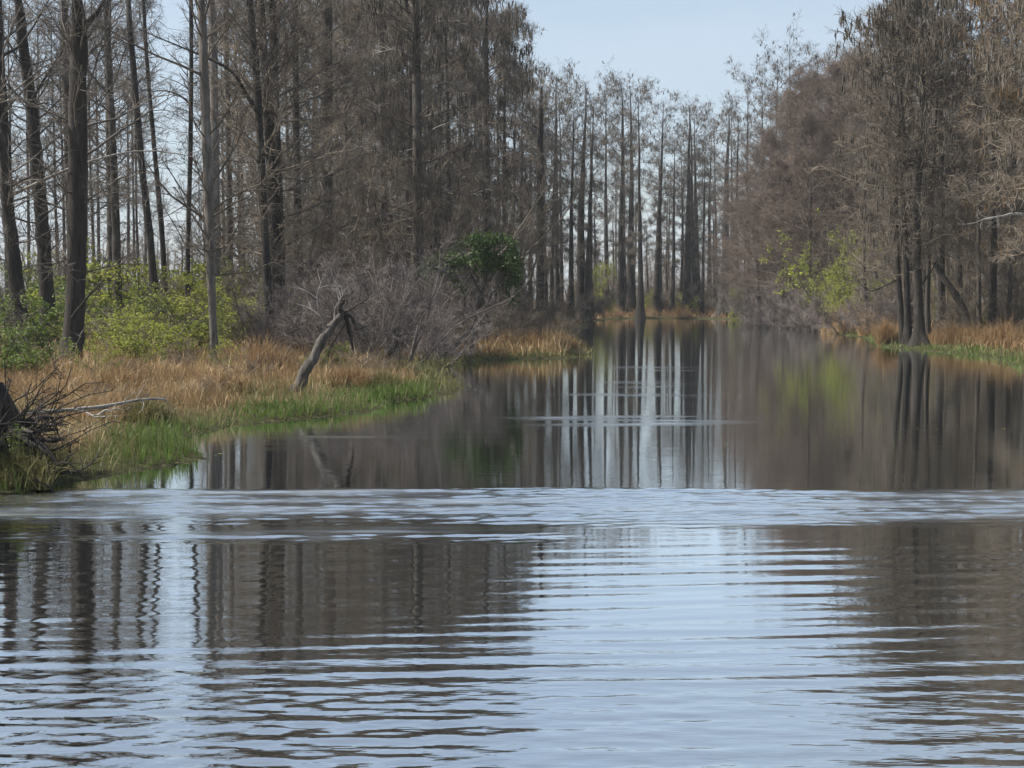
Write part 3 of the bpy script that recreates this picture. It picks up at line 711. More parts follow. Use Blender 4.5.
shrubs('brush', 'brushedge', [(20, 62, 130, 215), (96, 70, 90, 225), (206, 72, 80, 245), (50, 74, 130, 190)])
shrubs('brush', 'brushright', [(905, 86, 120, 190), (940, 80, 120, 180), (975, 74, 130, 170), (1010, 68, 140, 160), (955, 68, 110, 215), (1000, 80, 130, 130), (925, 92, 120, 160), (880, 92, 100, 190), (1030, 60, 130, 190)])
shrubs('brown', 'point', [(505, 54, 70, 302), (530, 58, 70, 300), (557, 62, 50, 312), (548, 80, 70, 285), (566, 92, 60, 285), (515, 86, 80, 270)])
shrubs('yellow', 'farend', [(599, 138, 34, 262), (641, 152, 24, 292), (688, 150, 26, 290), (745, 132, 30, 285)])
shrubs('brush', 'farbrush', [(588, 150, 60, 250), (606, 166, 40, 268), (628, 162, 50, 262), (652, 168, 50, 272), (676, 164, 60, 258), (700, 160, 60, 252), (722, 156, 60, 240), (575, 128, 60, 246), (664, 180, 70, 262)])
rows('pole', 'farthin', [(596, 146, 170, 4), (613, 158, 210, 4), (634, 168, 180, 4), (648, 160, 226, 4), (667, 158, 190, 4), (680, 156, 160, 4), (702, 150, 150, 4), (714, 150, 196, 4), (733, 146, 170, 5), (570, 120, 150, 5)])
shrubs('dense', 'farbrown', [(585, 130, 50, 282), (615, 158, 50, 288), (650, 160, 60, 286), (676, 158, 60, 288), (705, 156, 50, 286), (640, 158, 60, 294), (690, 155, 60, 290), (604, 148, 46, 294), (626, 160, 50, 296), (664, 157, 50, 290), (718, 150, 50, 282), (736, 143, 50, 280)])
shrubs('lime', 'lime', [(838, 92, 84, 226), (848, 88.5, 70, 256), (860, 85, 56, 274), (826, 97, 64, 240)])
shrubs('densegrey', 'rightthicket', [(756, 132, 60, 270), (806, 114, 60, 286), (768, 120, 60, 272), (792, 108, 70, 268), (782, 98, 60, 284), (816, 92, 70, 284), (850, 80, 70, 280), (878, 74, 60, 280), (745, 138, 50, 278)])
shrubs('brown', 'rightbrown', [(900, 78, 90, 262), (940, 74, 90, 262), (985, 70, 100, 262), (1020, 62, 100, 260), (960, 64, 80, 282), (1000, 58, 80, 285), (870, 96, 90, 258), (760, 140, 70, 270), (730, 152, 60, 278), (830, 108, 90, 258)])
shrubs('yellow', 'rightyellow', [(952, 70, 50, 280), (1012, 68, 60, 278)])
ORD = ['first', 'second', 'third', 'fourth', 'fifth', 'sixth', 'seventh', 'eighth', 'ninth', 'tenth', 'eleventh', 'twelfth', 'thirteenth', 'fourteenth', 'fifteenth', 'sixteenth', 'seventeenth', 'eighteenth']
SZ = {
 'nearleft': ('glossy green leafy bush at the foot of the dark left trunks', 'green bushes at the left edge'),
 'nearyellow': ('yellow green leafy shrub between the left trunks and the tan grass', 'yellow green shrubs of the left bank'),
 'midleft': ('darker green shrub filling the shade behind the left edge trunks', 'green shrubs behind the left trunks'),
 'backleft': ('sparse yellow green shrub further back in the left wood', 'yellow green shrubs deeper in the left wood'),
 'thicket': ('leafless pinkish grey shrub of the tangled thicket behind the leaning snag', 'leafless shrubs behind the leaning snag'),
 'leftbrown': ('leafless brown shrub in the undergrowth of the left wood', 'leafless undergrowth shrubs of the left wood'),
 'point': ('leafless brown shrub on the grassy point below the evergreen', 'leafless shrubs of the left grassy point'),
 'farend': ('small yellow green bush by the trunks at the end of the channel', 'small green bushes at the end of the channel'),
 'farbrown': ('brown shrub under the cypress row at the end of the channel', 'brown shrubs at the end of the channel'),
 'brushleft': ('tall leafless thicket between trunks of the left wood', 'tall thickets of the left wood'),
 'brushedge': ('tall leafless thicket behind the left edge trunks', 'tall thickets behind the left edge trunks'),
 'brushright': ('tall leafless thicket in the right bank wood', 'tall thickets of the right wood'),
 'farbrush': ('feathery leafless thicket under the cypresses closing the channel', 'thickets at the end of the channel'),
 'stumpgreen': ('low dark green bush grown against the near left stump', 'low green bushes at the near left stump'),
 'grassscrub': ('low bare scrub standing in the tan grass of the left bank', 'low scrub in the left bank grass'),
 'grassgreen': ('small leafy sprout in the tan grass of the left bank', 'small leafy sprouts in the left bank grass'),
 'stumpbrush': ('leafless dark shrub sprouting over the near left stump', 'shrubs over the near left stump'),
 'lime': ('tall lime green leafing shrub in front of the rounded maple mass', 'lime green shrubs of the right bank'),
 'rightthicket': ('leafless grey shrub along the waterline below the maple mass', 'leafless waterline shrubs of the right bank'),
 'rightbrown': ('leafless brown shrub in the undergrowth of the right wood', 'leafless undergrowth shrubs of the right wood'),
 'rightyellow': ('sparse yellow green shrub behind the rusty grass of the right bank', 'yellow green shrubs behind the rusty grass'),
}
for z, (txt, grp) in SZ.items():
    L = sorted([s for s in SHR if s[3] == z], key=lambda s: s[1])
    for i, s in enumerate(L):
        setp(s[0], txt + (', ' + ORD[i] + ' from left' if len(L) > 1 else ''), 'shrub', grp)

# ------------------------------------------------------------------ labels of the repeated trees
ZONES = {
 'leftwood': ('{w} cypress in the dense wood left of the evergreen, {o} from left', 'cypresses of the dense left wood'),
 'leftback': ('{w} half hidden cypress behind the dense left wood, {o} from left', 'cypresses deep behind the left wood'),
 'point': ('{w} cypress on the skyline slope beyond the evergreen, {o} from the left', 'cypresses stepping down behind the evergreen'),
 'leftthin': ('{w} bare sapling among the left bank trunks, {o} from left', 'thin saplings of the left bank'),
 'leftfar': ('{w} distant gum tree behind the left bank saplings, {o} from the left', 'distant gum trees seen through the left bank'),
 'farleft': ('{w} tufted cypress right of the lone dark point cypress, {o} from left', 'tufted cypresses on the left shore far down the channel'),
 'end': ('{w} bare cypress closing the end of the channel, {o} from left', 'cypress row closing the channel'),
 'behind': ('{w} faint cypress behind the channel-closing row, {o} from left', 'faint cypresses behind the end of the channel'),
 'farthin': ('{w} low sapling among the far channel-end trunks, {o} from left', 'low saplings at the end of the channel'),
 'dome': ('{w} red brown maple in the rounded right bank mass, {o} from left', 'budding maples forming the rounded mass'),
 'behinddome': ('{w} cypress top above the rounded maple mass, {o} from left', 'cypresses behind the rounded maple mass'),
 'rightwood': ('{w} tall moss hung cypress on the right bank, {o} from left', 'tall cypresses of the right bank'),
 'rightback': ('{w} cypress deep in the wood behind the right bank, {o} from the left', 'cypresses deep behind the right bank'),
 'rightthin': ('{w} sapling in the right bank undergrowth, {o} from the left', 'saplings of the right bank'),
}
for z, (txt, grp) in ZONES.items():
    L = sorted([t for t in TREES if t[3] == z], key=lambda t: t[1])
    for i, t in enumerate(L):
        w_ = t[5] or 7
        word = 'stout' if w_ >= 12 else 'sturdy' if w_ >= 9 else 'slender' if w_ >= 7 else 'thin'
        o_ = 'last' if False else ORD[i]
        setp(t[0], txt.format(w=word, o=o_), CAT[NAME[t[4]]], grp)

# ------------------------------------------------------------------ the dark evergreen draped over a gnarled stem
rg = np.random.default_rng(500)
d = 51; x0 = gx(480, d); z0 = float(zland(np.array([x0]), np.array([d]))[0]) - .05
e = empty('evergreen_tree', (x0, d, z0)); setp(e, 'dark green evergreen with a domed leafy top on gnarled grey stems by the point', 'evergreen tree')
tm = MB(); ST = []
for pts, w in (([(478, 352), (474, 325), (480, 300), (487, 275), (492, 252)], .085), ([(484, 350), (490, 318), (482, 295), (470, 272)], .06), ([(470, 350), (462, 325), (466, 298), (455, 275)], .05), ([(488, 300), (500, 282), (510, 268)], .045)):
    P = np.array([[gx(px, d) - x0, rg.normal(0, .12), hz(py, d) - z0] for px, py in pts]); P[0, 2] = max(0, P[0, 2]) if w > .045 and len(pts) > 3 else P[0, 2]
    t = np.linspace(0, 1, len(P)); tt = np.linspace(0, 1, 10)
    Q = np.stack([np.interp(tt, t, P[:, c]) for c in range(3)], 1); Q[1:-1] = (Q[:-2] + 2 * Q[1:-1] + Q[2:]) / 4
    tubes(tm, Q, np.linspace(w, w * .4, 10), 8); ST.append(Q)
link('trunk', tm.build_mesh('trunk', M['bark']), e)
def clump(rg, c, r, n):
    p = nrm(rg.normal(size=(n, 3))) * (rg.uniform(size=(n, 1)) ** .4); return np.array(c) + p * np.array(r)
cm = MB(); cl = []
for (px, py, rx, rz_, n, dy) in ((450, 260, 26, 8, 900, -.2), (434, 270, 18, 7, 450, 0), (428, 282, 10, 9, 180, .2), (515, 272, 9, 18, 500, -.2), (496, 244, 22, 9, 1200, -.3), (462, 282, 9, 12, 200, -.3), (440, 272, 16, 6, 350, .3), (512, 296, 7, 12, 260, .1), (455, 275, 16, 7, 380, -.3), (487, 250, 28, 17, 3200, 0), (505, 262, 17, 18, 1700, -.3), (466, 256, 24, 13, 1500, .3), (476, 246, 18, 12, 1200, -.4), (510, 280, 10, 12, 500, 0), (447, 262, 20, 8, 700, .2), (492, 268, 26, 10, 900, .4)):
    k = F_ / d
    cl.append(clump(rg, (gx(px, d) - x0, dy, hz(py, d) - z0), (rx / k, .65, rz_ / k), n))
C = np.concatenate(cl)
kk = np.sin(C[:, 0] * 6.1 + 1) + np.sin(C[:, 2] * 7.3) + np.sin(C[:, 1] * 5.2 + C[:, 0] * 3) + rg.normal(0, .4, len(C)) > -.15
C = C[kk] + rg.normal(0, .05, (kk.sum(), 3)); leaves(cm, C, .095, rg, .6)
link('crown', cm.build_mesh('crown', M['leaf_dark']), e)
wm = MB(); S = np.stack([q for q in ST]); B, _, _ = fork(rg, S, 26, .25, 1, 50, .8, 4, .2); tubes(wm, B, np.array([.013, .01, .007, .004]) * np.ones((len(B), 1)), 3)
B2, _, _ = fork(rg, B, 6, .2, 1, 45, .35, 2, 0); spikes(wm, B2[:, 0], B2[:, 1], .005)
link('branches', wm.build_mesh('branches', M['twig_grey']), e)

# ------------------------------------------------------------------ leaning snag and fallen wood
def log(name, d, pts, w, m, label, cat, seed, side=(), dy=0, twigs=0, base_drop=True):
    """pts px; w radii in m"""
    rg = np.random.default_rng(seed)
    x0 = gx(pts[0][0], d); z0 = hz(pts[0][1], d)
    P = np.array([[gx(px, d) - x0, dy * i / (len(pts) - 1), hz(py, d) - z0] for i, (px, py) in enumerate(pts)])
    t = np.linspace(0, 1, len(P)); tt = np.linspace(0, 1, 18)
    Q = np.stack([np.interp(tt, t, P[:, c]) for c in range(3)], 1); Q[1:-1] = (Q[:-2] + 2 * Q[1:-1] + Q[2:]) / 4
    Q[1:-1] += rg.normal(0, w[0] * .10, (16, 3))
    e = empty(name, (x0, d, z0)); setp(e, label, cat)
    mb = MB(); mod = 1 + rg.normal(0, .10, (1, 18, 10)) + rg.normal(0, .08, (1, 18, 1)); tubes(mb, Q, np.interp(tt, np.linspace(0, 1, len(w)), w), 10, mod)
    link('trunk' if w[0] > .05 else 'stem', mb.build_mesh('trunk', m), e)
    for s in side:
        branch(e, (x0, z0), d, s[0], s[3] if len(s) > 3 else m, rg, s[1], s[2], rg.uniform(-.2, .2), s[4] if len(s) > 4 else 3)
    if twigs:
        tb = MB(); B, _, _ = fork(rg, Q[None], twigs, .3, 1, 50, .35, 3, .2); tubes(tb, B, np.array([.006, .005, .002]) * np.ones((len(B), 1)), 3)
        link('twigs', tb.build_mesh('twigs', M['twig_grey']), e)
    return e
log('leaning_snag', 28.3, [(294, 394), (302, 378), (312, 360), (322, 343), (333, 325), (344, 311)], [.14, .105, .09, .085, .075, .055], M['snag'],
    'broken grey snag leaning right out of the grassy left bank', 'dead tree', 601,
    side=[([(344, 312), (347, 322), (349, 335), (352, 350)], .045, .02, M['bark_dark'], 2), ([(343, 311), (352, 318), (358, 331)], .035, .012, M['bark_dark'], 3),
          ([(342, 313), (341, 304), (345, 301)], .05, .02, M['bark_dark'], 2), ([(344, 311), (356, 307), (366, 300), (374, 290)], .02, .006, M['bark'], 4), ([(328, 331), (322, 318), (318, 300), (320, 288)], .012, .004, M['bark_pale'], 4), ([(333, 322), (336, 306), (345, 290)], .012, .004, M['bark_pale'], 4)])
log('leaning_log', 45, [(434, 362), (448, 350), (462, 337), (474, 327), (486, 322)], [.10, .10, .085, .08, .05], M['bark_dark'],
    'dark log slanting up to the right beneath the evergreen', 'log', 602, side=[([(474, 327), (472, 345), (470, 356)], .05, .05, M['bark_dark'], 0)], twigs=8, dy=1.2)
log('leaning_log', 40, [(372, 372), (384, 362), (392, 352), (396, 344)], [.10, .09, .07, .04], M['bark_dark'],
    'short dark broken log in the grey thicket right of the leaning snag', 'log', 603)
log('fallen_branch', 18.2, [(-14, 418), (20, 414), (52, 412), (80, 410), (105, 407), (128, 402), (148, 401), (155, 404)], [.028, .026, .024, .022, .019, .016, .012, .006], M['bark_pale'],
    'bare grey branch lying out to the right over the near left grass', 'fallen branch', 604, side=[([(75, 410), (84, 414), (96, 416)], .010, .004, M['bark_pale'], 2), ([(142, 401), (144, 408), (142, 412)], .007, .003, M['bark_pale'], 0)], dy=.6, twigs=6)
log('fallen_branch', 34.5, [(30, 371), (46, 367), (62, 366), (80, 361)], [.035, .04, .035, .02], M['bark_pale'],
    'short pale branch caught against the stoutest dark trunk', 'fallen branch', 605, twigs=3, dy=-.6)
# dark uprooted stump at the near left corner
rg = np.random.default_rng(610)
d = 15.7; x0 = gx(6, d)
e = empty('uprooted_stump', (x0, d, .0), 0, (1.35, 1.35, 1.5)); setp(e, 'dark tangled stump with roots at the near left water edge', 'stump')
mb = MB(); P = np.array([[-.25, .1, -.15], [-.15, .05, .15], [-.1, 0, .42], [-.16, 0, .62]]); tubes(mb, P, np.array([.36, .27, .2, .13]), 14, 1 + rg.normal(0, .12, (1, 4, 14)))
link('trunk', mb.build_mesh('trunk', M['bark_dark']), e)
rm = MB(); n = 26; a = rg.uniform(-2.6, .9, n); st = np.stack([-.12 + .12 * np.cos(a), .12 * np.sin(a), rg.uniform(.02, .4, n)], 1)
dr = np.stack([np.cos(a), np.sin(a), rg.uniform(-.5, .35, n)], 1); RT_ = grow(rg, st, dr, rg.uniform(.3, .75, n), 7, .28, -.12)
tubes(rm, RT_, rg.uniform(.018, .05, n)[:, None] * np.linspace(1, .25, 7), 6)
link('roots', rm.build_mesh('roots', M['bark_dark']), e)
tb = MB(); B, _, _ = fork(rg, RT_, 4, .1, 1, 55, .35, 4, .25); tubes(tb, B, np.array([.007, .006, .005, .003]) * np.ones((len(B), 1)), 3)
B2, _, _ = fork(rg, B, 5, .1, 1, 50, .2, 2, 0); spikes(tb, B2[:, 0], B2[:, 1], .004)
n = 60; a = rg.uniform(0, 6.28, n); st = np.stack([-.2 + .3 * np.cos(a), .3 * np.sin(a), rg.uniform(.1, .5, n)], 1)
B3 = grow(rg, st, np.stack([np.cos(a), np.sin(a), rg.uniform(0, 1.2, n)], 1), rg.uniform(.3, .8, n), 5, .25); tubes(tb, B3, np.linspace(.007, .003, 5) * np.ones((n, 1)), 3)
B4, _, _ = fork(rg, B3, 6, .1, 1, 50, .22, 2, 0); spikes(tb, B4[:, 0], B4[:, 1], .004)
link('twigs', tb.build_mesh('twigs', M['bark_dark']), e)

# ------------------------------------------------------------------ grasses
def blades(mb, x, y, z, h, w, rg, lean=.35):
    N = len(x); a = rg.uniform(0, 6.28, N); l = np.abs(rg.normal(0, lean, N))
    b0 = np.stack([x, y, z], 1); dirh = np.stack([np.cos(a), np.sin(a), 0 * a], 1)
    side = np.stack([-np.sin(a), np.cos(a), 0 * a], 1)
    tw = rg.uniform(0, 6.28, N)[:, None]; side = np.cos(tw) * side + np.sin(tw) * dirh
    up = np.array([0, 0, 1.]); h = h[:, None]; l = l[:, None]; w = w[:, None]
    mid = b0 + up * h * .55 + dirh * h * l * .3
    tip = b0 + up * h * (1 - .25 * l) + dirh * h * l
    V = np.stack([b0 - side * w, b0 + side * w, mid + side * w * .7, mid - side * w * .7, tip], 1)
    i = np.arange(N)[:, None] * 5
    mb.add(V, i + np.array([[0, 1, 2, 3]]), i + np.array([[3, 2, 4]]))

def scatter(n, xr, yr, rg, dens):
    x = rg.uniform(*xr, n); y = rg.uniform(*yr, n)
    s = sdist(x, y)
    k = rg.uniform(size=n) < dens(x, y, s)
    return x[k], y[k], s[k]
def grass(name, label, m, parts, seed):
    rg = np.random.default_rng(seed); mb = MB()
    for (n, xr, yr, dens, h, w, lean) in parts:
        x, y, s = scatter(n, xr, yr, rg, dens)
        # gather blades in tufts
        cx = np.round(x / .16 + .4 * np.sin(y * 9)) * .16; cy = np.round(y / .2 + .4 * np.sin(x * 7)) * .2
        x = x * .55 + cx * .45; y = y * .55 + cy * .45
        hh = h * (.35 + .75 * rg.uniform(size=len(x)) + .55 * (rg.uniform(size=len(x)) > .93)) * (1 + .38 * vnoise(x, y, 1.4, seed) + .3 * vnoise(x, y, 4.1, seed + 1))
        blades(mb, x, y, zland(x, y, s) - .02, hh, w * rg.uniform(.6, 1.4, len(x)) * np.clip(y / 25, .7, 2.2), rg, lean)
    o = link(name, mb.build_mesh(name, M[m])); setp(o, label, 'grass', kind='stuff'); return o
patch = lambda x, y, sd, s=.5: sm(vnoise(x, y, s, sd), -.35, .35)
grass('dry_grass', 'tall dry tan grass covering the left bank and point', 'gold', [
    (150000, (-11, 0), (16, 34), lambda x, y, s: sm(s, .5, 1.3) * (1 - .6 * sm(s, 4.5, 8)) * (.05 + .95 * patch(x, y, 31, 1.1)) * (.25 + .75 * patch(x, y, 61, 2.9)), .35, .0042, .85),
    (90000, (-14, 1), (30, 50), lambda x, y, s: sm(s, .6, 1.6) * (1 - .75 * sm(s, 4, 8)) * (.08 + .92 * patch(x, y, 31, .9)) * (.25 + .75 * patch(x, y, 62, 2.3)), .46, .0045, .8),
    (16000, (-2, 4), (45, 64), lambda x, y, s: sm(s, .15, .5) * (1 - .5 * sm(s, 3, 8)), .50, .007, .5)], 701)
grass('green_grass', 'fresh green grass fringing the waterline of the left bank', 'green', [
    (60000, (-7, 0), (14, 30), lambda x, y, s: sm(s, -.12, .03) * (1 - sm(s + .5 * vnoise(x, y, 1.7, 63), .35, .95)) * (.02 + .98 * patch(x, y, 33, 1.5)), .22, .006, .4),
    (20000, (-5, 3), (30, 62), lambda x, y, s: sm(s, .0, .15) * (1 - sm(s, .6, 1.2)) * (.1 + .6 * patch(x, y, 34, .7)), .22, .006, .35),
    (22000, (11, 20), (30, 80), lambda x, y, s: sm(s, .0, .15) * (1 - sm(s, .7, 1.6)) * (.3 + .7 * patch(x, y, 35, .6)), .20, .007, .35)
    , (40000, (-7, 0), (13.5, 30), lambda x, y, s: sm(s, -.16, -.05) * (1 - sm(s, .3, .6)), .10, .005, .6),
    (20000, (11, 18), (30, 80), lambda x, y, s: sm(s, -.16, -.05) * (1 - sm(s, .3, .8)), .12, .007, .6)], 702)
grass('sedge', 'olive sedge mixed through the bank grass on both shores', 'sedge', [
    (70000, (-9, 3), (14, 62), lambda x, y, s: sm(s, -.15, .0) * (1 - sm(s, 3.0, 6)) * (.25 + .75 * patch(x, y, 37, 1.3)), .27, .006, .7),
    (18000, (11, 24), (30, 90), lambda x, y, s: sm(s, -.12, .0) * (1 - sm(s, 2, 4)) * (.2 + .8 * patch(x, y, 38, .8)), .30, .007, .5)], 703)
grass('rusty_grass', 'rusty orange dry grass on the right bank and far shores', 'rust', [
    (30000, (12, 26), (34, 66), lambda x, y, s: sm(s, .7, 1.6) * (1 - .7 * sm(s, 3.5, 7)) * (.25 + .75 * patch(x, y, 39, .9)), .45, .007, .45),
    (22000, (12, 26), (64, 100), lambda x, y, s: sm(s, .4, 1.2) * (1 - .7 * sm(s, 3.5, 7)) * (.2 + .8 * patch(x, y, 40, .5)), .6, .008, .5),
    (40000, (2, 26), (100, 165), lambda x, y, s: sm(s, .3, 1) * (1 - .6 * sm(s, 3, 6)) * (.3 + .7 * patch(x, y, 41, .3)), .55, .016, .7)], 704)

# separate bushy tussocks
def tussock(px, d, wpx, hpx, m, label, seed):
    rg = np.random.default_rng(seed); n = 1500; W = wpx / F_ * d / 2; H = hpx / F_ * d
    a = rg.uniform(0, 6.28, n); r = rg.uniform(size=n) ** .6
    x = np.cos(a) * r * W * .8; y = np.sin(a) * r * W * .8
    lob = 1 + .35 * np.sin(3 * a + seed) + .2 * np.sin(5 * a + 2 * seed); x = x * lob; y = y * lob
    mb = MB(); blades(mb, x, y, 0 * x - .03, H * (1 - .5 * r ** 2) * rg.uniform(.3, 1.15, n) * (.75 + .35 * lob), np.full(n, .007), rg, .8)
    X0 = gx(px, d); o = link('grass_tussock', mb.build_mesh('grass_tussock', M[m])); o.location = (X0, d, float(zland(np.array([X0]), np.array([d]))[0]))
    setp(o, label, 'grass tussock', 'rusty tussocks along the water'); return o
tussock(886, 61.5, 22, 30, 'rust', 'rusty tussock at the water just left of the right cypress clump', 801)
tussock(952, 58, 44, 26, 'rust', 'wide rusty tussock right of the cypress clump, below the leaning dead trunk', 802)
tussock(862, 80, 40, 26, 'rust', 'rusty tussock on the shore below the lime green shrub', 803)
tussock(838, 86, 30, 20, 'gold', 'pale tan tussock furthest left on the right shore', 804)
tussock(848, 83, 46, 30, 'rust', 'broad tan mound of dry grass on the shore below the lime green shrubs', 810)
tussock(872, 79, 40, 26, 'gold', 'straw coloured tussock between the tan mound and the cypress clump', 811)
tussock(975, 57, 50, 24, 'gold', 'straw coloured tussock at the foot of the leaning dead trunk', 812)
tussock(262, 33, 70, 40, 'rust', 'tall rusty tussock in the tan grass left of the leaning snag', 813)
tussock(352, 30, 50, 26, 'rust', 'low rusty tussock in the grass just right of the leaning snag', 814)
tussock(118, 27, 60, 34, 'gold', 'straw coloured tussock in the grass above the bare fallen branch', 815)
tussock(146, 22, 50, 30, 'sedge', 'olive tussock in the grass right of the fallen branch tip', 816)
tussock(228, 27.5, 44, 26, 'rust', 'rusty tussock just right of the slim mottled trunk foot', 817)
tussock(384, 30, 44, 22, 'sedge', 'olive tussock near the shore right of the leaning snag', 818)
tussock(18, 15.2, 70, 40, 'sedge', 'olive tussock at the foot of the near left stump', 819)
tussock(50, 16.2, 50, 32, 'sedge', 'olive tussock at the water right of the near left stump', 820)
tussock(612, 142.5, 26, 14, 'rust', 'small rusty tussock below the left trunks that close the channel', 821)
tussock(646, 146, 30, 14, 'gold', 'small tan tussock at the waterline midway across the channel end', 822)
tussock(680, 145, 30, 13, 'rust', 'small rusty tussock below the dense trunk cluster at the channel end', 823)
tussock(856, 81, 46, 34, 'gold', 'pale straw tussock between the two rusty mounds below the lime shrubs', 824)
tussock(876, 75, 44, 32, 'rust', 'tall rusty mound left of the waterside tussock by the cypress clump', 825)
tussock(1003, 55, 50, 30, 'rust', 'orange tussock nearest the right edge of the picture', 805)
tussock(535, 50.5, 44, 22, 'rust', 'orange brown tussock at the middle of the left grassy point', 806)
tussock(568, 50.8, 30, 18, 'gold', 'tan tussock at the very tip of the left grassy point', 807)
tussock(716, 147, 24, 12, 'rust', 'small rusty tussock at the flared foot of the cypress closing the channel', 808)
tussock(190, 29, 60, 24, 'gold', 'thick tan tussock in front of the slim mottled trunk', 809)

# floating leaves
rg = np.random.default_rng(900); mb = MB()
def pads(n, xr, yr, dens, size):
    x = rg.uniform(*xr, n); y = rg.uniform(*yr, n); s = sdist(x, y); k = rg.uniform(size=n) < dens(x, y, s)
    x, y = x[k], y[k]; N = len(x); a = np.arange(7) / 7 * 6.283; r = size * rg.uniform(.5, 1.3, N)
    rot = rg.uniform(0, 6.28, N)[:, None]
    V = np.stack([x[:, None] + np.cos(a + rot) * r[:, None], y[:, None] + np.sin(a + rot) * r[:, None] * rg.uniform(.6, 1, N)[:, None], np.full((N, 7), .012) + rg.uniform(0, .012, (N, 1)) + .3 * r[:, None] * np.cos(a) * rg.uniform(-.3, .3, (N, 1))], -1)
    mb.add(V, np.arange(N)[:, None] * 7 + np.arange(7)[None])
pads(2600, (-6, -1), (13.3, 30), lambda x, y, s: (s < .05) * sm(s, -.55, -.05) * patch(x, y, 51, 1.2), .022)
pads(2500, (-3, 3), (28, 50), lambda x, y, s: (s < .05) * sm(s, -.6, -.05) * patch(x, y, 52, 1.0), .03)
pads(3000, (11, 16), (34, 62), lambda x, y, s: (s < .05) * sm(s, -1.6, -.1) * patch(x, y, 53, .8), .035)
pads(900, (2, 11), (17, 40), lambda x, y, s: sm(vnoise(x, y * 2, 1.3, 54), .42, .6), .02)
o = link('floating_leaves', mb.build_mesh('floating_leaves', M['pad'], smooth=False)); setp(o, 'scattered floating leaves and scum along the shores', 'floating leaves', kind='stuff')

# far wood beyond everything: one mass, too far to count
rg = np.random.default_rng(950); mb = MB(); n = 900
ang = rg.uniform(-.62, .62, n); dd = rg.uniform(210, 340, n); x = np.sin(ang) * dd; y = np.cos(ang) * dd
Ht = rg.uniform(5, 10, n) * (1 + .15 * np.sin(ang * 23))
P = np.stack([np.stack([x, y, 0 * x + .2], 1), np.stack([x + rg.normal(0, .3, n), y, Ht * .5], 1), np.stack([x + rg.normal(0, .5, n), y, Ht], 1)], 1)
tubes(mb, P, rg.uniform(.08, .2, n)[:, None] * np.array([1, .7, .15]), 4)
S, _, _ = fork(rg, P, 22, .12, 1, 45, 1.8, 3, .2, .05); tubes(mb, S, np.array([.035, .028, .015]) * np.ones((len(S), 1)), 3)
T, _, _ = fork(rg, S, 4, .1, 1, 45, .8, 2, 0); spikes(mb, T[:, 0], T[:, 1], .022)
o = link('distant_wood', mb.build_mesh('distant_wood', M['twig'])); setp(o, 'low hazy line of distant woodland behind all the trees', 'woodland', kind='stuff')

# ------------------------------------------------------------------ air
HAZE = 0.00032
m = bpy.data.materials.new('pale_air'); m.use_nodes = True; nt = m.node_tree
nt.nodes.remove(nt.nodes['Principled BSDF'])
pv = node(nt, 'ShaderNodeVolumePrincipled'); pv.inputs['Color'].default_value = (.86, .92, 1, 1)
pv.inputs['Density'].default_value = HAZE; pv.inputs['Anisotropy'].default_value = .2
nt.links.new(pv.outputs[0], nt.nodes['Material Output'].inputs['Volume'])
mb = MB(); a, zb, zt = 1520, -1.6, 27
V = np.array([[-a, -a, zb], [a, -a, zb], [a, a, zb], [-a, a, zb], [-a, -a, zt], [a, -a, zt], [a, a, zt], [-a, a, zt]])
mb.add(V, [[0, 3, 2, 1], [4, 5, 6, 7], [0, 1, 5, 4], [1, 2, 6, 5], [2, 3, 7, 6], [3, 0, 4, 7]])
o = link('haze', mb.build_mesh('haze', m, smooth=False)); setp(o, 'thin pale haze hanging over the swamp channel', 'haze', kind='stuff')

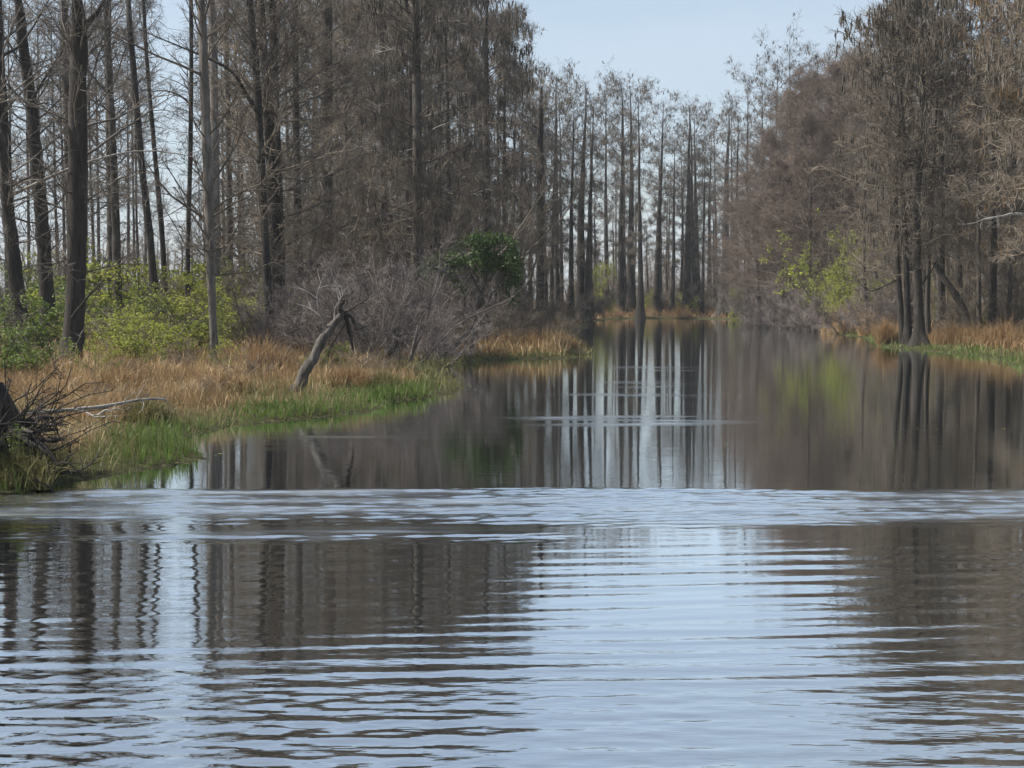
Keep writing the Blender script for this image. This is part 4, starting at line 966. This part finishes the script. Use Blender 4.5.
# ------------------------------------------------------------------ light
EL, AZ = R_(50), R_(-86)      # azimuth from the viewing direction, negative to the left
wd = bpy.data.worlds.new('World'); scene.world = wd; wd.use_nodes = True; nt = wd.node_tree
bg = nt.nodes['Background']; bg.inputs['Strength'].default_value = .076
sky = node(nt, 'ShaderNodeTexSky', sky_type='NISHITA'); sky.sun_disc = False
sky.sun_elevation = EL; sky.sun_rotation = AZ; sky.air_density = 1.0; sky.dust_density = 1.2; sky.ozone_density = 1.0
gen = node(nt, 'ShaderNodeTexCoord').outputs['Generated']
cn = noise(nt, mapping(nt, gen, (1.2, 1.2, 5)), 2.2, 6, .6)
f = ramp(nt, cn, [(.34, (.40, .40, .40)), (.70, (.80, .80, .80))])
mx = node(nt, 'ShaderNodeMix', data_type='RGBA'); nt.links.new(f, mx.inputs['Factor']); nt.links.new(sky.outputs[0], mx.inputs['A'])
mx.inputs['B'].default_value = (4.25, 4.95, 5.75, 1)
nt.links.new(mx.outputs['Result'], bg.inputs['Color'])
sun = bpy.data.lights.new('sun', 'SUN'); sun.energy = 5.0; sun.angle = R_(.5); sun.color = (1, .93, .82)
so = bpy.data.objects.new('sun', sun); col.objects.link(so)
from mathutils import Vector
sv = Vector((math.sin(AZ) * math.cos(EL), math.cos(AZ) * math.cos(EL), math.sin(EL)))
so.rotation_euler = (-sv).to_track_quat('-Z', 'Y').to_euler()

# ------------------------------------------------------------------ camera
cam = bpy.data.cameras.new('camera'); cam.sensor_width = 36; cam.lens = 36 * F_ / 1024; cam.clip_end = 5000; cam.clip_start = .1
co_ = bpy.data.objects.new('camera', cam); col.objects.link(co_)
co_.location = (0, 0, H_CAM); co_.rotation_euler = (R_(90) - math.atan((384 - YH) / F_), 0, 0)
scene.camera = co_
vs = scene.view_settings; vs.view_transform = 'Standard'; vs.look = 'None'; vs.exposure = 1.0; vs.gamma = 1
cy = scene.cycles
cy.use_denoising = True; cy.max_bounces = 3; cy.diffuse_bounces = 1; cy.glossy_bounces = 2; cy.transmission_bounces = 1; cy.volume_bounces = 0; cy.transparent_max_bounces = 4
cy.use_adaptive_sampling = True; cy.adaptive_threshold = .02
print('script time', time.time() - T0)
